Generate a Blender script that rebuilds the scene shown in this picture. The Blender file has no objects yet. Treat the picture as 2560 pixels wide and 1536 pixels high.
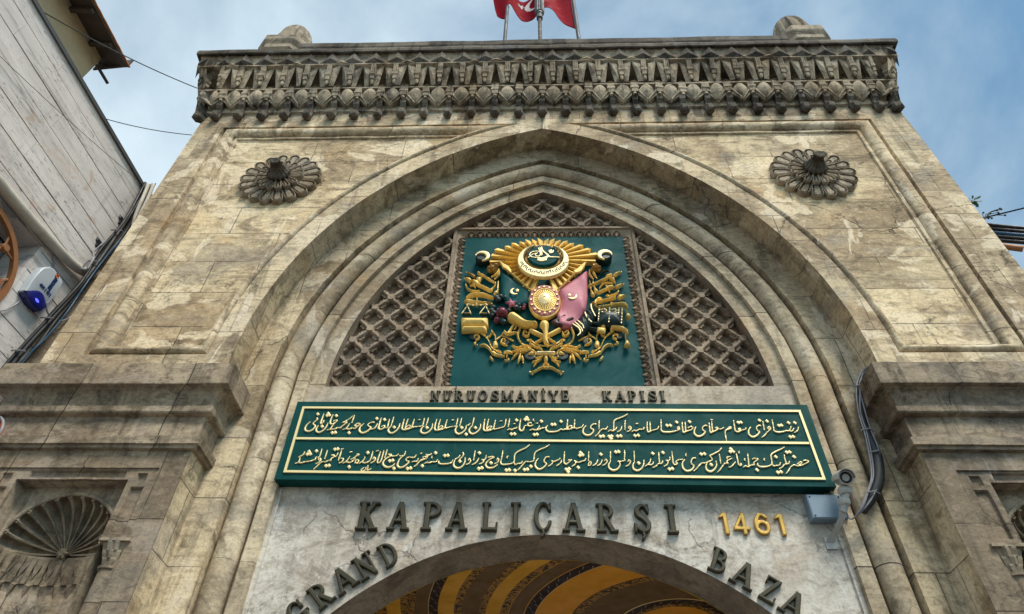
import bpy, math, random
import numpy as np
from math import sin, cos, pi, sqrt, radians, atan2
from mathutils import Vector, Matrix, noise
from mathutils.geometry import tessellate_polygon
random.seed(7)
SC = bpy.context.scene
COL = SC.collection

# ------------------------------------------------------------------ camera
cam = bpy.data.cameras.new("camera"); co = bpy.data.objects.new("camera", cam); COL.objects.link(co)
cam.sensor_fit = 'HORIZONTAL'; cam.sensor_width = 36.0; cam.lens = 23.843
cam.clip_start = 0.05; cam.clip_end = 2000
_p, _y, _r = radians(45.121), radians(-2.6557), radians(1.6083)
_f = Vector((sin(_y)*cos(_p), cos(_y)*cos(_p), sin(_p)))
_rt = Vector((cos(_y), -sin(_y), 0)); _up = _rt.cross(_f)
_rt2 = cos(_r)*_rt + sin(_r)*_up; _up2 = -sin(_r)*_rt + cos(_r)*_up
co.matrix_world = Matrix(((_rt2.x, _up2.x, -_f.x, -0.154), (_rt2.y, _up2.y, -_f.y, -6.0),
                          (_rt2.z, _up2.z, -_f.z, 1.65), (0, 0, 0, 1)))
SC.camera = co
SC.view_settings.view_transform = 'Standard'; SC.view_settings.look = 'None'
SC.view_settings.exposure = 0.85; SC.view_settings.gamma = 1.0

# ------------------------------------------------------------------ sky and sun
SUN_EL, SUN_AZ = radians(57), radians(148)      # azimuth clockwise from +Y: light from the street side, a little from the right
W = bpy.data.worlds.new("World"); SC.world = W; W.use_nodes = True
nt = W.node_tree; nt.nodes.clear()
def wn(t, **k):
    n = nt.nodes.new(t)
    for a, b in k.items(): setattr(n, a, b)
    return n
wo = wn('ShaderNodeOutputWorld'); bg = wn('ShaderNodeBackground')
sky = wn('ShaderNodeTexSky', sky_type='NISHITA', sun_disc=False, sun_elevation=SUN_EL, sun_rotation=SUN_AZ)
sky.air_density = 1.3; sky.dust_density = 1.2; sky.ozone_density = 1.6
tc = wn('ShaderNodeTexCoord'); mp = wn('ShaderNodeMapping'); mp.inputs['Scale'].default_value = (1.0, 1.0, 1.7)
n1 = wn('ShaderNodeTexNoise'); n1.inputs['Scale'].default_value = 1.7; n1.inputs['Detail'].default_value = 9; n1.inputs['Roughness'].default_value = .56; n1.inputs['Distortion'].default_value = .35
cr = wn('ShaderNodeValToRGB'); cr.color_ramp.elements[0].position = .40; cr.color_ramp.elements[1].position = .72
cr.color_ramp.elements[0].color = (.12, .12, .12, 1); cr.color_ramp.elements[1].color = (.85, .85, .85, 1)
sep = wn('ShaderNodeSeparateXYZ'); gx = wn('ShaderNodeMapRange'); gx.inputs['From Min'].default_value = .62; gx.inputs['From Max'].default_value = -.55
gx.inputs['To Min'].default_value = -.06; gx.inputs['To Max'].default_value = .42
ad = wn('ShaderNodeMath', operation='ADD', use_clamp=True)
cl = wn('ShaderNodeRGB'); cl.outputs[0].default_value = (6.4, 7.6, 8.3, 1)
mx = wn('ShaderNodeMixRGB')
L = nt.links.new
L(tc.outputs['Generated'], mp.inputs['Vector']); L(mp.outputs[0], n1.inputs['Vector']); L(n1.outputs['Fac'], cr.inputs['Fac'])
L(tc.outputs['Generated'], sep.inputs[0]); L(sep.outputs['X'], gx.inputs['Value'])
L(cr.outputs['Color'], ad.inputs[0]); L(gx.outputs[0], ad.inputs[1])
tn = wn('ShaderNodeMixRGB', blend_type='MULTIPLY'); tn.inputs['Fac'].default_value = 1; tn.inputs['Color2'].default_value = (.63, 1.03, 1.07, 1)
L(sky.outputs[0], tn.inputs['Color1'])
L(ad.outputs[0], mx.inputs['Fac']); L(tn.outputs[0], mx.inputs['Color1']); L(cl.outputs[0], mx.inputs['Color2'])
L(mx.outputs[0], bg.inputs['Color']); bg.inputs['Strength'].default_value = 0.070
L(bg.outputs[0], wo.inputs['Surface'])
sl = bpy.data.lights.new("sun", 'SUN'); sl.energy = 2.3; sl.angle = radians(24); sl.color = (1.0, .915, .78)
so = bpy.data.objects.new("sun", sl); COL.objects.link(so); so.location = (6, -14, 22)
_sd = Vector((sin(SUN_AZ)*cos(SUN_EL), cos(SUN_AZ)*cos(SUN_EL), sin(SUN_EL)))
so.rotation_euler = _sd.to_track_quat('Z', 'Y').to_euler()

# ------------------------------------------------------------------ materials
class NT:
    def __init__(s, name):
        s.m = bpy.data.materials.new(name); s.m.use_nodes = True; s.t = s.m.node_tree
        s.b = s.t.nodes['Principled BSDF']; s.pos = s.n('ShaderNodeNewGeometry').outputs['Position']
    def n(s, ty, **k):
        q = s.t.nodes.new(ty)
        for a, b in k.items():
            if a in ('operation', 'blend_type', 'use_clamp', 'feature', 'distance', 'noise_dimensions', 'data_type'): setattr(q, a, b)
            else: q.inputs[a.replace('_', ' ')].default_value = b
        return q
    def l(s, a, b): s.t.links.new(a, b)
    def vec(s, sx, sy, sz, off=(0, 0, 0)):
        q = s.n('ShaderNodeMapping', Scale=(sx, sy, sz), Location=off); s.l(s.pos, q.inputs['Vector']); return q.outputs[0]
    def noise(s, v, scale, detail=6, rough=.6, dist=0.):
        q = s.n('ShaderNodeTexNoise', Scale=scale, Detail=detail, Roughness=rough, Distortion=dist); s.l(v, q.inputs['Vector']); return q.outputs['Fac']
    def ramp(s, f, a, b, ca=0., cb=1.):
        q = s.n('ShaderNodeMapRange'); q.interpolation_type = 'SMOOTHSTEP'
        q.inputs['From Min'].default_value = a; q.inputs['From Max'].default_value = b
        q.inputs['To Min'].default_value = ca; q.inputs['To Max'].default_value = cb
        s.l(f, q.inputs['Value']); return q.outputs[0]
    def mul(s, a, b, op='MULTIPLY'):
        q = s.n('ShaderNodeMath', operation=op); s.l(a, q.inputs[0])
        if isinstance(b, (int, float)): q.inputs[1].default_value = b
        else: s.l(b, q.inputs[1])
        return q.outputs[0]
    def mix(s, f, a, b, bt='MIX'):
        q = s.n('ShaderNodeMixRGB', blend_type=bt)
        for i, v in (('Fac', f), ('Color1', a), ('Color2', b)):
            if isinstance(v, (int, float)): q.inputs[i].default_value = v
            elif isinstance(v, tuple): q.inputs[i].default_value = (*v, 1)
            else: s.l(v, q.inputs[i])
        return q.outputs[0]
    def bump(s, h, strength, dist):
        q = s.n('ShaderNodeBump', Strength=strength, Distance=dist); s.l(h, q.inputs['Height']); s.l(q.outputs[0], s.b.inputs['Normal'])
    def done(s, col, rough=.85, metal=0., spec=.3):
        if isinstance(col, tuple): s.b.inputs['Base Color'].default_value = (*col, 1)
        else: s.l(col, s.b.inputs['Base Color'])
        if isinstance(rough, float): s.b.inputs['Roughness'].default_value = rough
        else: s.l(rough, s.b.inputs['Roughness'])
        s.b.inputs['Metallic'].default_value = metal; s.b.inputs['Specular IOR Level'].default_value = spec
        return s.m

def stone(name, light, mid, dark, soot=.5, patch=.5, streak=.6, drip=.5, blocks=(1.3, .56), joint=.5, crack=.6, pit=.5, grain=1.0, off=(0, 0, 0), bump=.5):
    k = NT(name)
    P = k.vec(1, 1, 1, off)
    big = k.noise(P, .55, 8, .62, .8)
    c = k.mix(k.ramp(big, .44, .56), light, mid)
    med = k.noise(k.vec(1, 1, 1.6, (3, 1, 2)), 1.9, 10, .68, 1.2)
    c = k.mix(k.mul(k.ramp(med, .50, .66), .75), c, dark)
    if blocks:
        # ashlar: courses in z, runs along x, every block a slightly different tone
        wv = k.noise(P, .8, 3, .5); wq = k.n('ShaderNodeCombineXYZ')
        sp = k.n('ShaderNodeSeparateXYZ'); k.l(k.pos, sp.inputs[0])
        xa = k.mul(sp.outputs['X'], sp.outputs['Y'], 'ADD'); k.l(xa, wq.inputs[0])
        k.l(k.mul(sp.outputs['Z'], k.mul(wv, .02), 'ADD'), wq.inputs[1])
        br = k.n('ShaderNodeTexBrick', Scale=1.0, Mortar_Size=.0075, Mortar_Smooth=.4, Bias=0., Brick_Width=blocks[0], Row_Height=blocks[1],
                 Color1=(.40, .37, .345, 1), Color2=(1.05, 1.03, 1.0, 1), Mortar=(.8, .8, .8, 1))
        k.l(wq.outputs[0], br.inputs['Vector'])
        c = k.mix(.62, c, br.outputs['Color'], 'MULTIPLY')
        jm = k.mul(br.outputs['Fac'], k.ramp(k.noise(P, 1.3, 3), .38, .56, .15, min(1., joint*1.45)))
    # horizontal bedding streaks
    st = k.noise(k.vec(.7, .7, 6.5, off), 1.6, 8, .66, .5)
    c = k.mix(k.mul(k.ramp(st, .51, .66), streak), c, tuple(v*.80 for v in dark))
    # rain drips
    dr = k.noise(k.vec(3.6, 3.6, .28, off), 1.5, 6, .6, .3)
    c = k.mix(k.mul(k.ramp(dr, .51, .64), drip), c, tuple(v*.55 for v in dark))
    # ochre warmth
    oc = k.noise(k.vec(1, 1, 1, (9, 4, 7)), 1.1, 6, .6)
    c = k.mix(k.mul(k.ramp(oc, .53, .7), .38), c, (mid[0]*1.15, mid[1]*.92, mid[2]*.66))
    # cool grey weathering in broad patches
    gw = k.noise(k.vec(1, 1, 1.3, (4, 8, 6)), .95, 7, .62, .8)
    c = k.mix(k.mul(k.ramp(gw, .52, .64), .62), c, tuple(.55*m_+.45*(sum(mid)/3)*.78 for m_ in tuple(v*.72 for v in mid)))
    # pale lime repairs, crisp edged
    pa = k.noise(k.vec(.9, .9, 1.3, (5, 2, 8)), 1.15, 5, .56, .5)
    c = k.mix(k.mul(k.ramp(pa, .575, .61), patch*.85), c, tuple(v*1.0+.05*q for v, q in zip(light, (.8, 1.0, 1.5))))
    pb = k.noise(k.vec(2.0, 2.0, .6, (1, 7, 3)), 1.1, 5, .6, .4)
    c = k.mix(k.mul(k.ramp(pb, .605, .64), patch*.8), c, tuple(v*1.0+.07*q for v, q in zip(light, (.8, 1.1, 1.8))))
    # soot crust and speckle
    so_ = k.noise(k.vec(1, 1, 1.2, (2, 5, 1)), 1.5, 12, .74, .9)
    sf = k.ramp(so_, .545, .66)
    fine = k.noise(P, 26, 6, .75)
    c = k.mix(k.mul(k.mul(sf, k.ramp(fine, .36, .58)), soot), c, (.030, .026, .021))
    mid_f = k.noise(k.vec(1, 1, 1.7, (7, 7, 3)), 8, 7, .7, .6)
    c = k.mix(k.mul(k.ramp(mid_f, .50, .66), .42*grain), c, tuple(v*.62 for v in dark))
    c = k.mix(k.mul(k.ramp(mid_f, .47, .36), .30*grain), c, tuple(v*1.04 for v in light))
    c = k.mix(k.mul(k.ramp(fine, .42, .70), .36*grain), c, tuple(v*.42 for v in dark))
    sp2 = k.noise(P, 75, 3, .7)
    c = k.mix(k.mul(k.ramp(sp2, .60, .72), .5*pit), c, (.05, .043, .035))
    c = k.mix(k.mul(k.ramp(sp2, .40, .28), .35*pit), c, tuple(v*1.10 for v in light))
    h = k.mul(k.mul(med, .6), k.mul(fine, .30), 'ADD')
    if blocks:
        c = k.mix(jm, c, (.055, .045, .036)); h = k.mul(h, k.mul(br.outputs['Fac'], -.5), 'ADD')
    if crack:
        dq = k.n('ShaderNodeTexNoise', Scale=1.6, Detail=6, Roughness=.65); k.l(P, dq.inputs['Vector'])
        va = k.n('ShaderNodeVectorMath', operation='ADD'); sq = k.n('ShaderNodeVectorMath', operation='SCALE'); sq.inputs['Scale'].default_value = .45
        k.l(dq.outputs['Color'], sq.inputs[0]); k.l(P, va.inputs[0]); k.l(sq.outputs[0], va.inputs[1])
        vo = k.n('ShaderNodeTexVoronoi', feature='DISTANCE_TO_EDGE', Scale=.75); k.l(va.outputs[0], vo.inputs['Vector'])
        ck = k.mul(k.ramp(vo.outputs['Distance'], .008, .002), k.ramp(k.noise(P, .55, 3), .52, .60))
        c = k.mix(k.mul(ck, crack), c, (.035, .028, .022)); h = k.mul(h, k.mul(ck, -.6), 'ADD')
    k.bump(h, bump, .035)
    return k.done(c, .88, 0., .25)

M = {}
M['panel'] = stone('weathered spandrel stone', (0.88, 0.72, 0.475), (0.57, 0.435, 0.275), (0.215, 0.16, 0.105), soot=0.8, patch=0.85, streak=0.7, drip=.15, crack=.9, joint=.6, blocks=(1.5, .62))
M['wall'] = stone('weathered border stone', (0.82, 0.68, 0.47), (0.54, 0.42, 0.28), (0.215, 0.165, 0.113), soot=0.6, patch=0.85, streak=.35, drip=0.55, off=(4, 0, 1))
M['arch'] = stone('arch ring stone', (0.74, 0.615, 0.425), (0.47, 0.37, 0.242), (0.175, 0.135, 0.09), soot=.35, patch=.55, streak=.35, drip=.5, blocks=(1.0, .75), joint=.5, off=(1, 3, 2))
M['roll'] = stone('roll moulding stone', (0.7, 0.595, 0.435), (0.48, 0.385, 0.265), (0.2, 0.157, 0.11), soot=.35, patch=.55, streak=.3, drip=.3, blocks=(40, 1.15), joint=.8, off=(6, 1, 2))
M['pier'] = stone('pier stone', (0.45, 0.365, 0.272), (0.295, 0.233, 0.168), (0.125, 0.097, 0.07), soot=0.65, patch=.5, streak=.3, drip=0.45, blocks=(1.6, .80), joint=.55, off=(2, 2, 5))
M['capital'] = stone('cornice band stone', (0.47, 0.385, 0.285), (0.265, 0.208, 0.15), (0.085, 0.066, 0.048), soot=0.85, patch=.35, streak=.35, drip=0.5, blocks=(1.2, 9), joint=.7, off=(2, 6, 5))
M['cornice'] = stone('sooty carved stone', (0.54, 0.45, 0.33), (0.315, 0.25, 0.175), (0.095, 0.075, 0.055), soot=.95, patch=.35, streak=.2, drip=.8, blocks=None, crack=.3, pit=.9, off=(8, 2, 5), bump=.7)
M['crust'] = stone('black crusted stone', (0.2, 0.175, 0.14), (0.11, 0.093, 0.076), (0.042, 0.036, 0.03), soot=1., patch=.35, streak=.2, drip=.8, blocks=(1.4, 9), crack=.3, pit=.9, off=(8, 2, 5), bump=.7)
M['rosette'] = stone('grey carved stone', (0.44, 0.37, 0.28), (0.27, 0.22, 0.16), (0.105, 0.085, 0.063), soot=.8, patch=.3, streak=.1, drip=.5, blocks=None, crack=.2, pit=.6, off=(3, 3, 5))
M['lattice'] = stone('brown carved lattice stone', (0.42, 0.33, 0.245), (0.29, 0.222, 0.162), (0.16, 0.122, 0.088), soot=0.35, patch=.25, streak=.15, drip=.5, blocks=None, crack=.0, pit=.6, off=(5, 3, 1))
M['shell'] = stone('niche stone', (0.47, 0.385, 0.285), (0.32, 0.255, 0.18), (0.145, 0.112, 0.082), soot=0.55, patch=.25, streak=.15, drip=.6, blocks=None, crack=.2, pit=.5, off=(5, 7, 1))
M['marble'] = stone('grey white marble', (0.68, 0.64, 0.575), (0.54, 0.485, 0.42), (0.28, 0.225, 0.175), soot=0.6, patch=0.7, streak=.10, drip=0.35, blocks=None, crack=0.45, pit=1.0, grain=.9, off=(1, 5, 1), bump=.45)
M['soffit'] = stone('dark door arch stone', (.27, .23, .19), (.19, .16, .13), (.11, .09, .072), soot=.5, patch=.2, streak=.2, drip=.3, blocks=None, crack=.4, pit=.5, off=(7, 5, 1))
M['sill'] = stone('pale sill stone', (.58, .50, .40), (.50, .41, .31), (.33, .27, .20), soot=.3, patch=.7, streak=.2, drip=.3, blocks=None, crack=.8, pit=.5, off=(7, 1, 1))

def cladding():
    k = NT('travertine cladding'); P = k.pos
    c = k.mix(k.ramp(k.noise(k.vec(.8, .4, 2.0), 1.2, 8, .65, .6), .35, .68), (.74, .70, .675), (.60, .55, .53))
    c = k.mix(k.mul(k.ramp(k.noise(k.vec(.6, .6, 9.), 1.4, 8, .7, .5), .52, .66), .55), c, (.36, .345, .345))
    c = k.mix(k.mul(k.ramp(k.noise(k.vec(.9, .9, 1.4, (3, 1, 1)), 1.5, 9, .7, 1.), .57, .66), .6), c, (.52, .33, .22))
    wq = k.noise(k.vec(1.1, .35, 4.5, (6, 2, 2)), 1.3, 10, .75, 1.6)
    c = k.mix(k.mul(k.ramp(wq, .57, .62), .7), c, (.25, .24, .245))
    ho = k.noise(k.vec(1, .6, 2.2), 15, 6, .75)
    hm = k.mul(k.ramp(ho, .58, .63), k.ramp(k.noise(P, 1.5, 4), .42, .6))
    c = k.mix(k.mul(hm, .9), c, (.055, .048, .045))
    c = k.mix(k.mul(k.ramp(k.noise(P, 60, 4, .7), .5, .75), .3), c, (.25, .235, .23))
    c = k.mix(k.mul(k.ramp(k.noise(k.vec(3, 3, .4, (1, 1, 1)), 1.6, 6, .65), .55, .75), .35), c, (.32, .30, .285))
    k.bump(k.mul(k.mul(ho, .5), k.mul(hm, -.6), 'ADD'), .4, .02)
    return k.done(c, .6, 0., .35)
M['cladding'] = cladding()

def plain(name, col, rough=.6, metal=0., var=.25, scale=6., spec=.4, dirt=None, bump=.0, dscale=1.6):
    k = NT(name); f = k.noise(k.pos, scale, 8, .65, .5)
    c = k.mix(k.mul(k.ramp(f, .35, .7), var), col, tuple(v*.45 for v in col))
    f2 = k.noise(k.pos, scale*7, 4, .65)
    c = k.mix(k.mul(k.ramp(f2, .5, .75), var*.6), c, tuple(min(1, v*1.3+.01) for v in col))
    if dirt:
        g = k.noise(k.vec(1, 1, .6, (2, 9, 4)), dscale, 10, .72, 1.)
        c = k.mix(k.mul(k.ramp(g, .56, .70), .8), c, dirt)
    if bump: k.bump(f2, bump, .01)
    return k.done(c, k.ramp(f, .3, .7, max(.05, rough-.12), min(1., rough+.12)), metal, spec)
M['gold'] = plain('gilded relief', (1.0, .68, .20), .50, .12, .5, 7., .4, (.26, .12, .02), .35, 7.)
M['cream'] = plain('pale gold leaf', (.93, .76, .40), .42, .25, .15, 5., .5)
M['darkgold'] = plain('tarnished gold', (.40, .235, .07), .42, .5, .5, 6., .5, (.10, .055, .02), .2, 4.)
M['green'] = plain('teal green paint', (.0015, .068, .074), .62, 0., .3, 2.6, .10, (.012, .10, .105), .05, 1.6)
M['signgreen'] = plain('dark teal sign paint', (.0015, .062, .060), .62, 0., .35, 2.6, .12, (.03, .085, .085), .08, 1.7)
M['dark'] = plain('blackish green paint', (.008, .030, .033), .45, 0., .4, 4., .4, (.012, .055, .06))
M['pink'] = plain('faded pink paint', (.56, .19, .245), .55, 0., .25, 3., .3, (.42, .11, .16))
M['maroon'] = plain('maroon fold shade', (.055, .016, .022), .5, 0., .3, 4.)  # shade in the pink flag's folds, put into the colour
M['rosepink'] = plain('rose red paint', (.40, .085, .10), .5, 0., .25, 6.)
M['purple'] = plain('plum paint', (.16, .03, .055), .45, 0., .35, 6.)
M['purple2'] = plain('mauve paint', (.27, .055, .10), .45, 0., .35, 6.)
M['bronze'] = plain('weathered bronze', (.062, .056, .036), .52, .35, .5, 3., .4, (.035, .044, .042), .2, 2.)
M['brass'] = plain('polished brass', (.66, .40, .10), .33, .7, .2, 4., .5, (.42, .24, .06))
M['plaster'] = plain('cracked ochre plaster', (.74, .60, .39), .9, 0., .35, 1.6, .2, (.40, .33, .24), .3)
M['wood'] = plain('brown painted timber', (.10, .075, .065), .75, 0., .4, 5.)
M['tile'] = plain('orange roof tile edge', (.48, .16, .05), .75, 0., .3, 8.)
M['coping'] = plain('dark metal coping', (.10, .10, .105), .55, .3, .4, 4.)
M['iron'] = plain('brown painted iron', (.33, .145, .062), .6, .1, .35, 5., .35, (.20, .10, .06))
M['white'] = plain('white plastic', (.47, .51, .56), .35, 0., .08, 3.)
M['greywhite'] = plain('aged white housing', (.46, .46, .45), .4, 0., .25, 7., .4, (.22, .19, .16), .0, 6.)
M['bluebox'] = plain('grey blue plastic', (.20, .28, .36), .45, 0., .12, 4.)
M['blueplastic'] = plain('deep blue plastic', (.006, .012, .16), .2, 0., .2, 3., .6)
M['black'] = plain('black rubber', (.016, .017, .02), .5, 0., .4, 9.)
M['bluecable'] = plain('blue cable', (.02, .10, .20), .5, 0., .3, 9.)
M['greycable'] = plain('grey cable', (.27, .27, .30), .5, 0., .35, 9.)
M['lens'] = plain('black glass', (.008, .008, .010), .08, 0., .1, 9., .8)
M['orange'] = plain('orange plastic', (.75, .13, .02), .4, 0., .2, 9.)
M['pipe'] = plain('dirty white conduit', (.52, .48, .42), .6, 0., .45, 4., .35, (.25, .21, .15), .3, 3.)
M['grey'] = plain('grey painted pole', (.075, .085, .095), .6, 0., .3, 4., .25)
M['flagred'] = plain('red flag cloth', (.27, .003, .014), .85, 0., .12, 3., .08)
M['flagwhite'] = plain('white flag cloth', (.75, .68, .70), .75, 0., .1, 3., .2)
M['leaf'] = plain('green leaf', (.06, .12, .03), .6, 0., .4, 12.)
M['stemg'] = plain('dry stem', (.07, .07, .045), .8, 0., .4, 12.)
M['floor'] = plain('pale bounce floor', (.78, .73, .66), .5)
M['paving'] = stone('street paving', (.10, .095, .088), (.075, .07, .066), (.05, .047, .044), soot=.3, patch=.2, streak=.2, drip=.1, blocks=None, crack=.4)
M['voidbrown'] = plain('dark joint', (.035, .03, .027), .9, 0., .2, 5.)
M['vaultgold'] = plain('ochre painted vault', (.86, .50, .045), .6, 0., .3, 2.5, .35)
M['vaultorange'] = plain('amber painted vault', (.95, .47, .03), .6, 0., .25, 2.5, .35)
M['vaultbrown'] = plain('olive brown painted vault', (.20, .135, .07), .65, 0., .3, 3., .3)
M['vaultdark'] = plain('maroon painted border', (.030, .012, .014), .6, 0., .3, 4., .3)
def floral():
    k = NT('floral painted band'); v = k.n('ShaderNodeTexVoronoi', feature='F1', Scale=7.); k.l(k.pos, v.inputs['Vector'])
    w = k.noise(k.pos, 9, 2, .5, 2.5)
    c = k.mix(k.ramp(w, .45, .52), (.03, .018, .014), (.42, .26, .07))
    c = k.mix(k.ramp(v.outputs['Distance'], .30, .24), c, (.55, .27, .04))
    return k.done(c, .6)
M['floral'] = floral()

# ------------------------------------------------------------------ mesh helpers
class MB:
    def __init__(s): s.v = []; s.f = []; s.m = []; s.mi = 0
    def add(s, vs, fs):
        o = len(s.v); s.v += [tuple(map(float, p)) for p in vs]
        for f in fs: s.f.append(tuple(i+o for i in f)); s.m.append(s.mi)
        return s
    def box(s, x0, x1, y0, y1, z0, z1):
        return s.add([(x, y, z) for x in (x0, x1) for y in (y0, y1) for z in (z0, z1)],
                     [(0, 1, 3, 2), (4, 6, 7, 5), (0, 4, 5, 1), (2, 3, 7, 6), (0, 2, 6, 4), (1, 5, 7, 3)])
    def hexa(s, P):      # 8 points: bottom 4 then top 4
        return s.add(P, [(0, 3, 2, 1), (4, 5, 6, 7), (0, 1, 5, 4), (1, 2, 6, 5), (2, 3, 7, 6), (3, 0, 4, 7)])
    def poly(s, loops, y, plane='xz'):      # flat polygon with holes
        L3 = [[Vector((a, b, 0)) for a, b in lp] for lp in loops]
        tris = tessellate_polygon(L3); flat = [p for lp in loops for p in lp]
        f = (lambda a, b: (a, y, b)) if plane == 'xz' else ((lambda a, b: (a, b, y)) if plane == 'xy' else (lambda a, b: (y, a, b)))
        return s.add([f(a, b) for a, b in flat], [t for t in tris])
    def prism(s, loop, y0, y1, holes=()):
        for lp in [loop, *holes]:
            n = len(lp); s.add([(a, y0, b) for a, b in lp]+[(a, y1, b) for a, b in lp], [(i, (i+1) % n, n+(i+1) % n, n+i) for i in range(n)])
        s.poly([loop, *holes], y0); s.poly([loop, *holes], y1); return s
    def grid(s, rows, closed_u=False, closed_v=False):     # rows: list of equal-length point lists
        n = len(rows); k = len(rows[0]); fs = []
        for i in range(n if closed_v else n-1):
            for j in range(k if closed_u else k-1):
                fs.append((i*k+j, i*k+(j+1) % k, ((i+1) % n)*k+(j+1) % k, ((i+1) % n)*k+j))
        return s.add([p for r in rows for p in r], fs)
    def tube(s, path, r, n=8, cap=True):
        P = [Vector(p) for p in path]; R = r if isinstance(r, (list, tuple)) else [r]*len(P)
        rows = []; up = Vector((0.13, 0.21, 1)).normalized()
        for i, p in enumerate(P):
            t = (P[min(i+1, len(P)-1)]-P[max(i-1, 0)]).normalized()
            a = t.cross(up)
            if a.length < .05: a = t.cross(Vector((1, 0, 0)))
            a.normalize(); b = t.cross(a)
            rows.append([p+R[i]*(cos(2*pi*j/n)*a+sin(2*pi*j/n)*b) for j in range(n)])
        s.grid(rows, closed_u=True)
        if cap:
            s.add(rows[0], [tuple(range(n))]); s.add(rows[-1], [tuple(range(n))])
        return s
    def lathe(s, prof, c=(0, 0, 0), n=24, axis='z', mod=None):
        rows = []
        for r, h in prof:
            row = []
            for j in range(n):
                a = 2*pi*j/n; rr = r*(mod(a, h) if mod else 1)
                if axis == 'z': row.append((c[0]+rr*cos(a), c[1]+rr*sin(a), c[2]+h))
                elif axis == '-y': row.append((c[0]+rr*cos(a), c[1]-h, c[2]+rr*sin(a)))
                else: row.append((c[0]+h, c[1]+rr*cos(a), c[2]+rr*sin(a)))
            rows.append(row)
        s.grid(rows, closed_u=True); return s
    def sphere(s, c, rx, ry=None, rz=None, n=10, m=7):
        ry = ry or rx; rz = rz or rx
        rows = [[(c[0]+rx*sin(pi*i/m)*cos(2*pi*j/n), c[1]+ry*sin(pi*i/m)*sin(2*pi*j/n), c[2]+rz*cos(pi*i/m)) for j in range(n)] for i in range(m+1)]
        return s.grid(rows, closed_u=True)
    def weather(s, amp, scale=3.0, fine=.4):
        for i, p in enumerate(s.v):
            v = Vector(p); d = noise.noise_vector(v*scale)*amp + noise.noise_vector(v*scale*4.7)*amp*fine
            s.v[i] = tuple(v+d)
        return s

def obj(name, mb, mat, parent=None, smooth=0, loc=None):
    me = bpy.data.meshes.new(name); me.from_pydata(mb.v, [], mb.f)
    mats = mat if isinstance(mat, (list, tuple)) else [mat]
    for q in mats: me.materials.append(M[q])
    if len(mats) > 1: me.polygons.foreach_set('material_index', mb.m)
    import bmesh
    bm = bmesh.new(); bm.from_mesh(me); bmesh.ops.remove_doubles(bm, verts=bm.verts, dist=1e-5); bmesh.ops.recalc_face_normals(bm, faces=bm.faces); bm.to_mesh(me); bm.free()
    if smooth:
        me.polygons.foreach_set('use_smooth', [True]*len(me.polygons)); me.set_sharp_from_angle(angle=radians(smooth))
    o = bpy.data.objects.new(name, me); COL.objects.link(o)
    if loc: o.location = loc
    if parent: o.parent = parent
    return o
def tag(o, label, cat, group=None, kind=None):
    if label: o['label'] = label
    if cat: o['category'] = cat
    if group: o['group'] = group
    if kind: o['kind'] = kind
    return o
def thing(name, label, cat, loc=(0, 0, 0), rotz=0, group=None):
    o = bpy.data.objects.new(name, None); COL.objects.link(o); o.location = loc; o.rotation_euler = (0, 0, rotz); o.empty_display_size = .2
    return tag(o, label, cat, group)
def copy_to(src, parent, loc=None, rotz=None):
    o = src.copy(); COL.objects.link(o); o.parent = parent
    if loc is not None: o.location = loc
    if rotz is not None: o.rotation_euler = (0, 0, rotz)
    for ch in list(src.children):
        c = ch.copy(); COL.objects.link(c); c.parent = o
    return o

# -- relief carving: a union of strokes, polygons and discs as a signed distance field, cut to its outline and raised
def _seg(X, Z, x0, z0, r0, x1, z1, r1):
    dx, dz = x1-x0, z1-z0; q = dx*dx+dz*dz+1e-12
    t = np.clip(((X-x0)*dx+(Z-z0)*dz)/q, 0, 1)
    return np.hypot(X-x0-t*dx, Z-z0-t*dz)-(r0+t*(r1-r0))
def _poly(X, Z, pts):
    d = np.full(X.shape, 1e9); ins = np.zeros(X.shape, bool); n = len(pts)
    for i in range(n):
        (x0, z0), (x1, z1) = pts[i], pts[(i+1) % n]
        d = np.minimum(d, _seg(X, Z, x0, z0, 0, x1, z1, 0))
        if z0 != z1: ins ^= ((z0 > Z) != (z1 > Z)) & (X < (x1-x0)*(Z-z0)/(z1-z0)+x0)
    return np.where(ins, -d, d)
def smooth_stroke(L, sub=3):
    P = np.array(L, float).reshape(-1, 3)
    if len(P) < 3: return P
    out = []
    Q = np.vstack([2*P[0]-P[1], P, 2*P[-1]-P[-2]])
    for i in range(1, len(Q)-2):
        for k in range(sub):
            t = k/sub; a, b, c, d = Q[i-1], Q[i], Q[i+1], Q[i+2]
            out.append(.5*((2*b)+(c-a)*t+(2*a-5*b+4*c-d)*t*t+(3*b-a-3*c+d)*t**3))
    out.append(P[-1]); return np.array(out)
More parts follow.
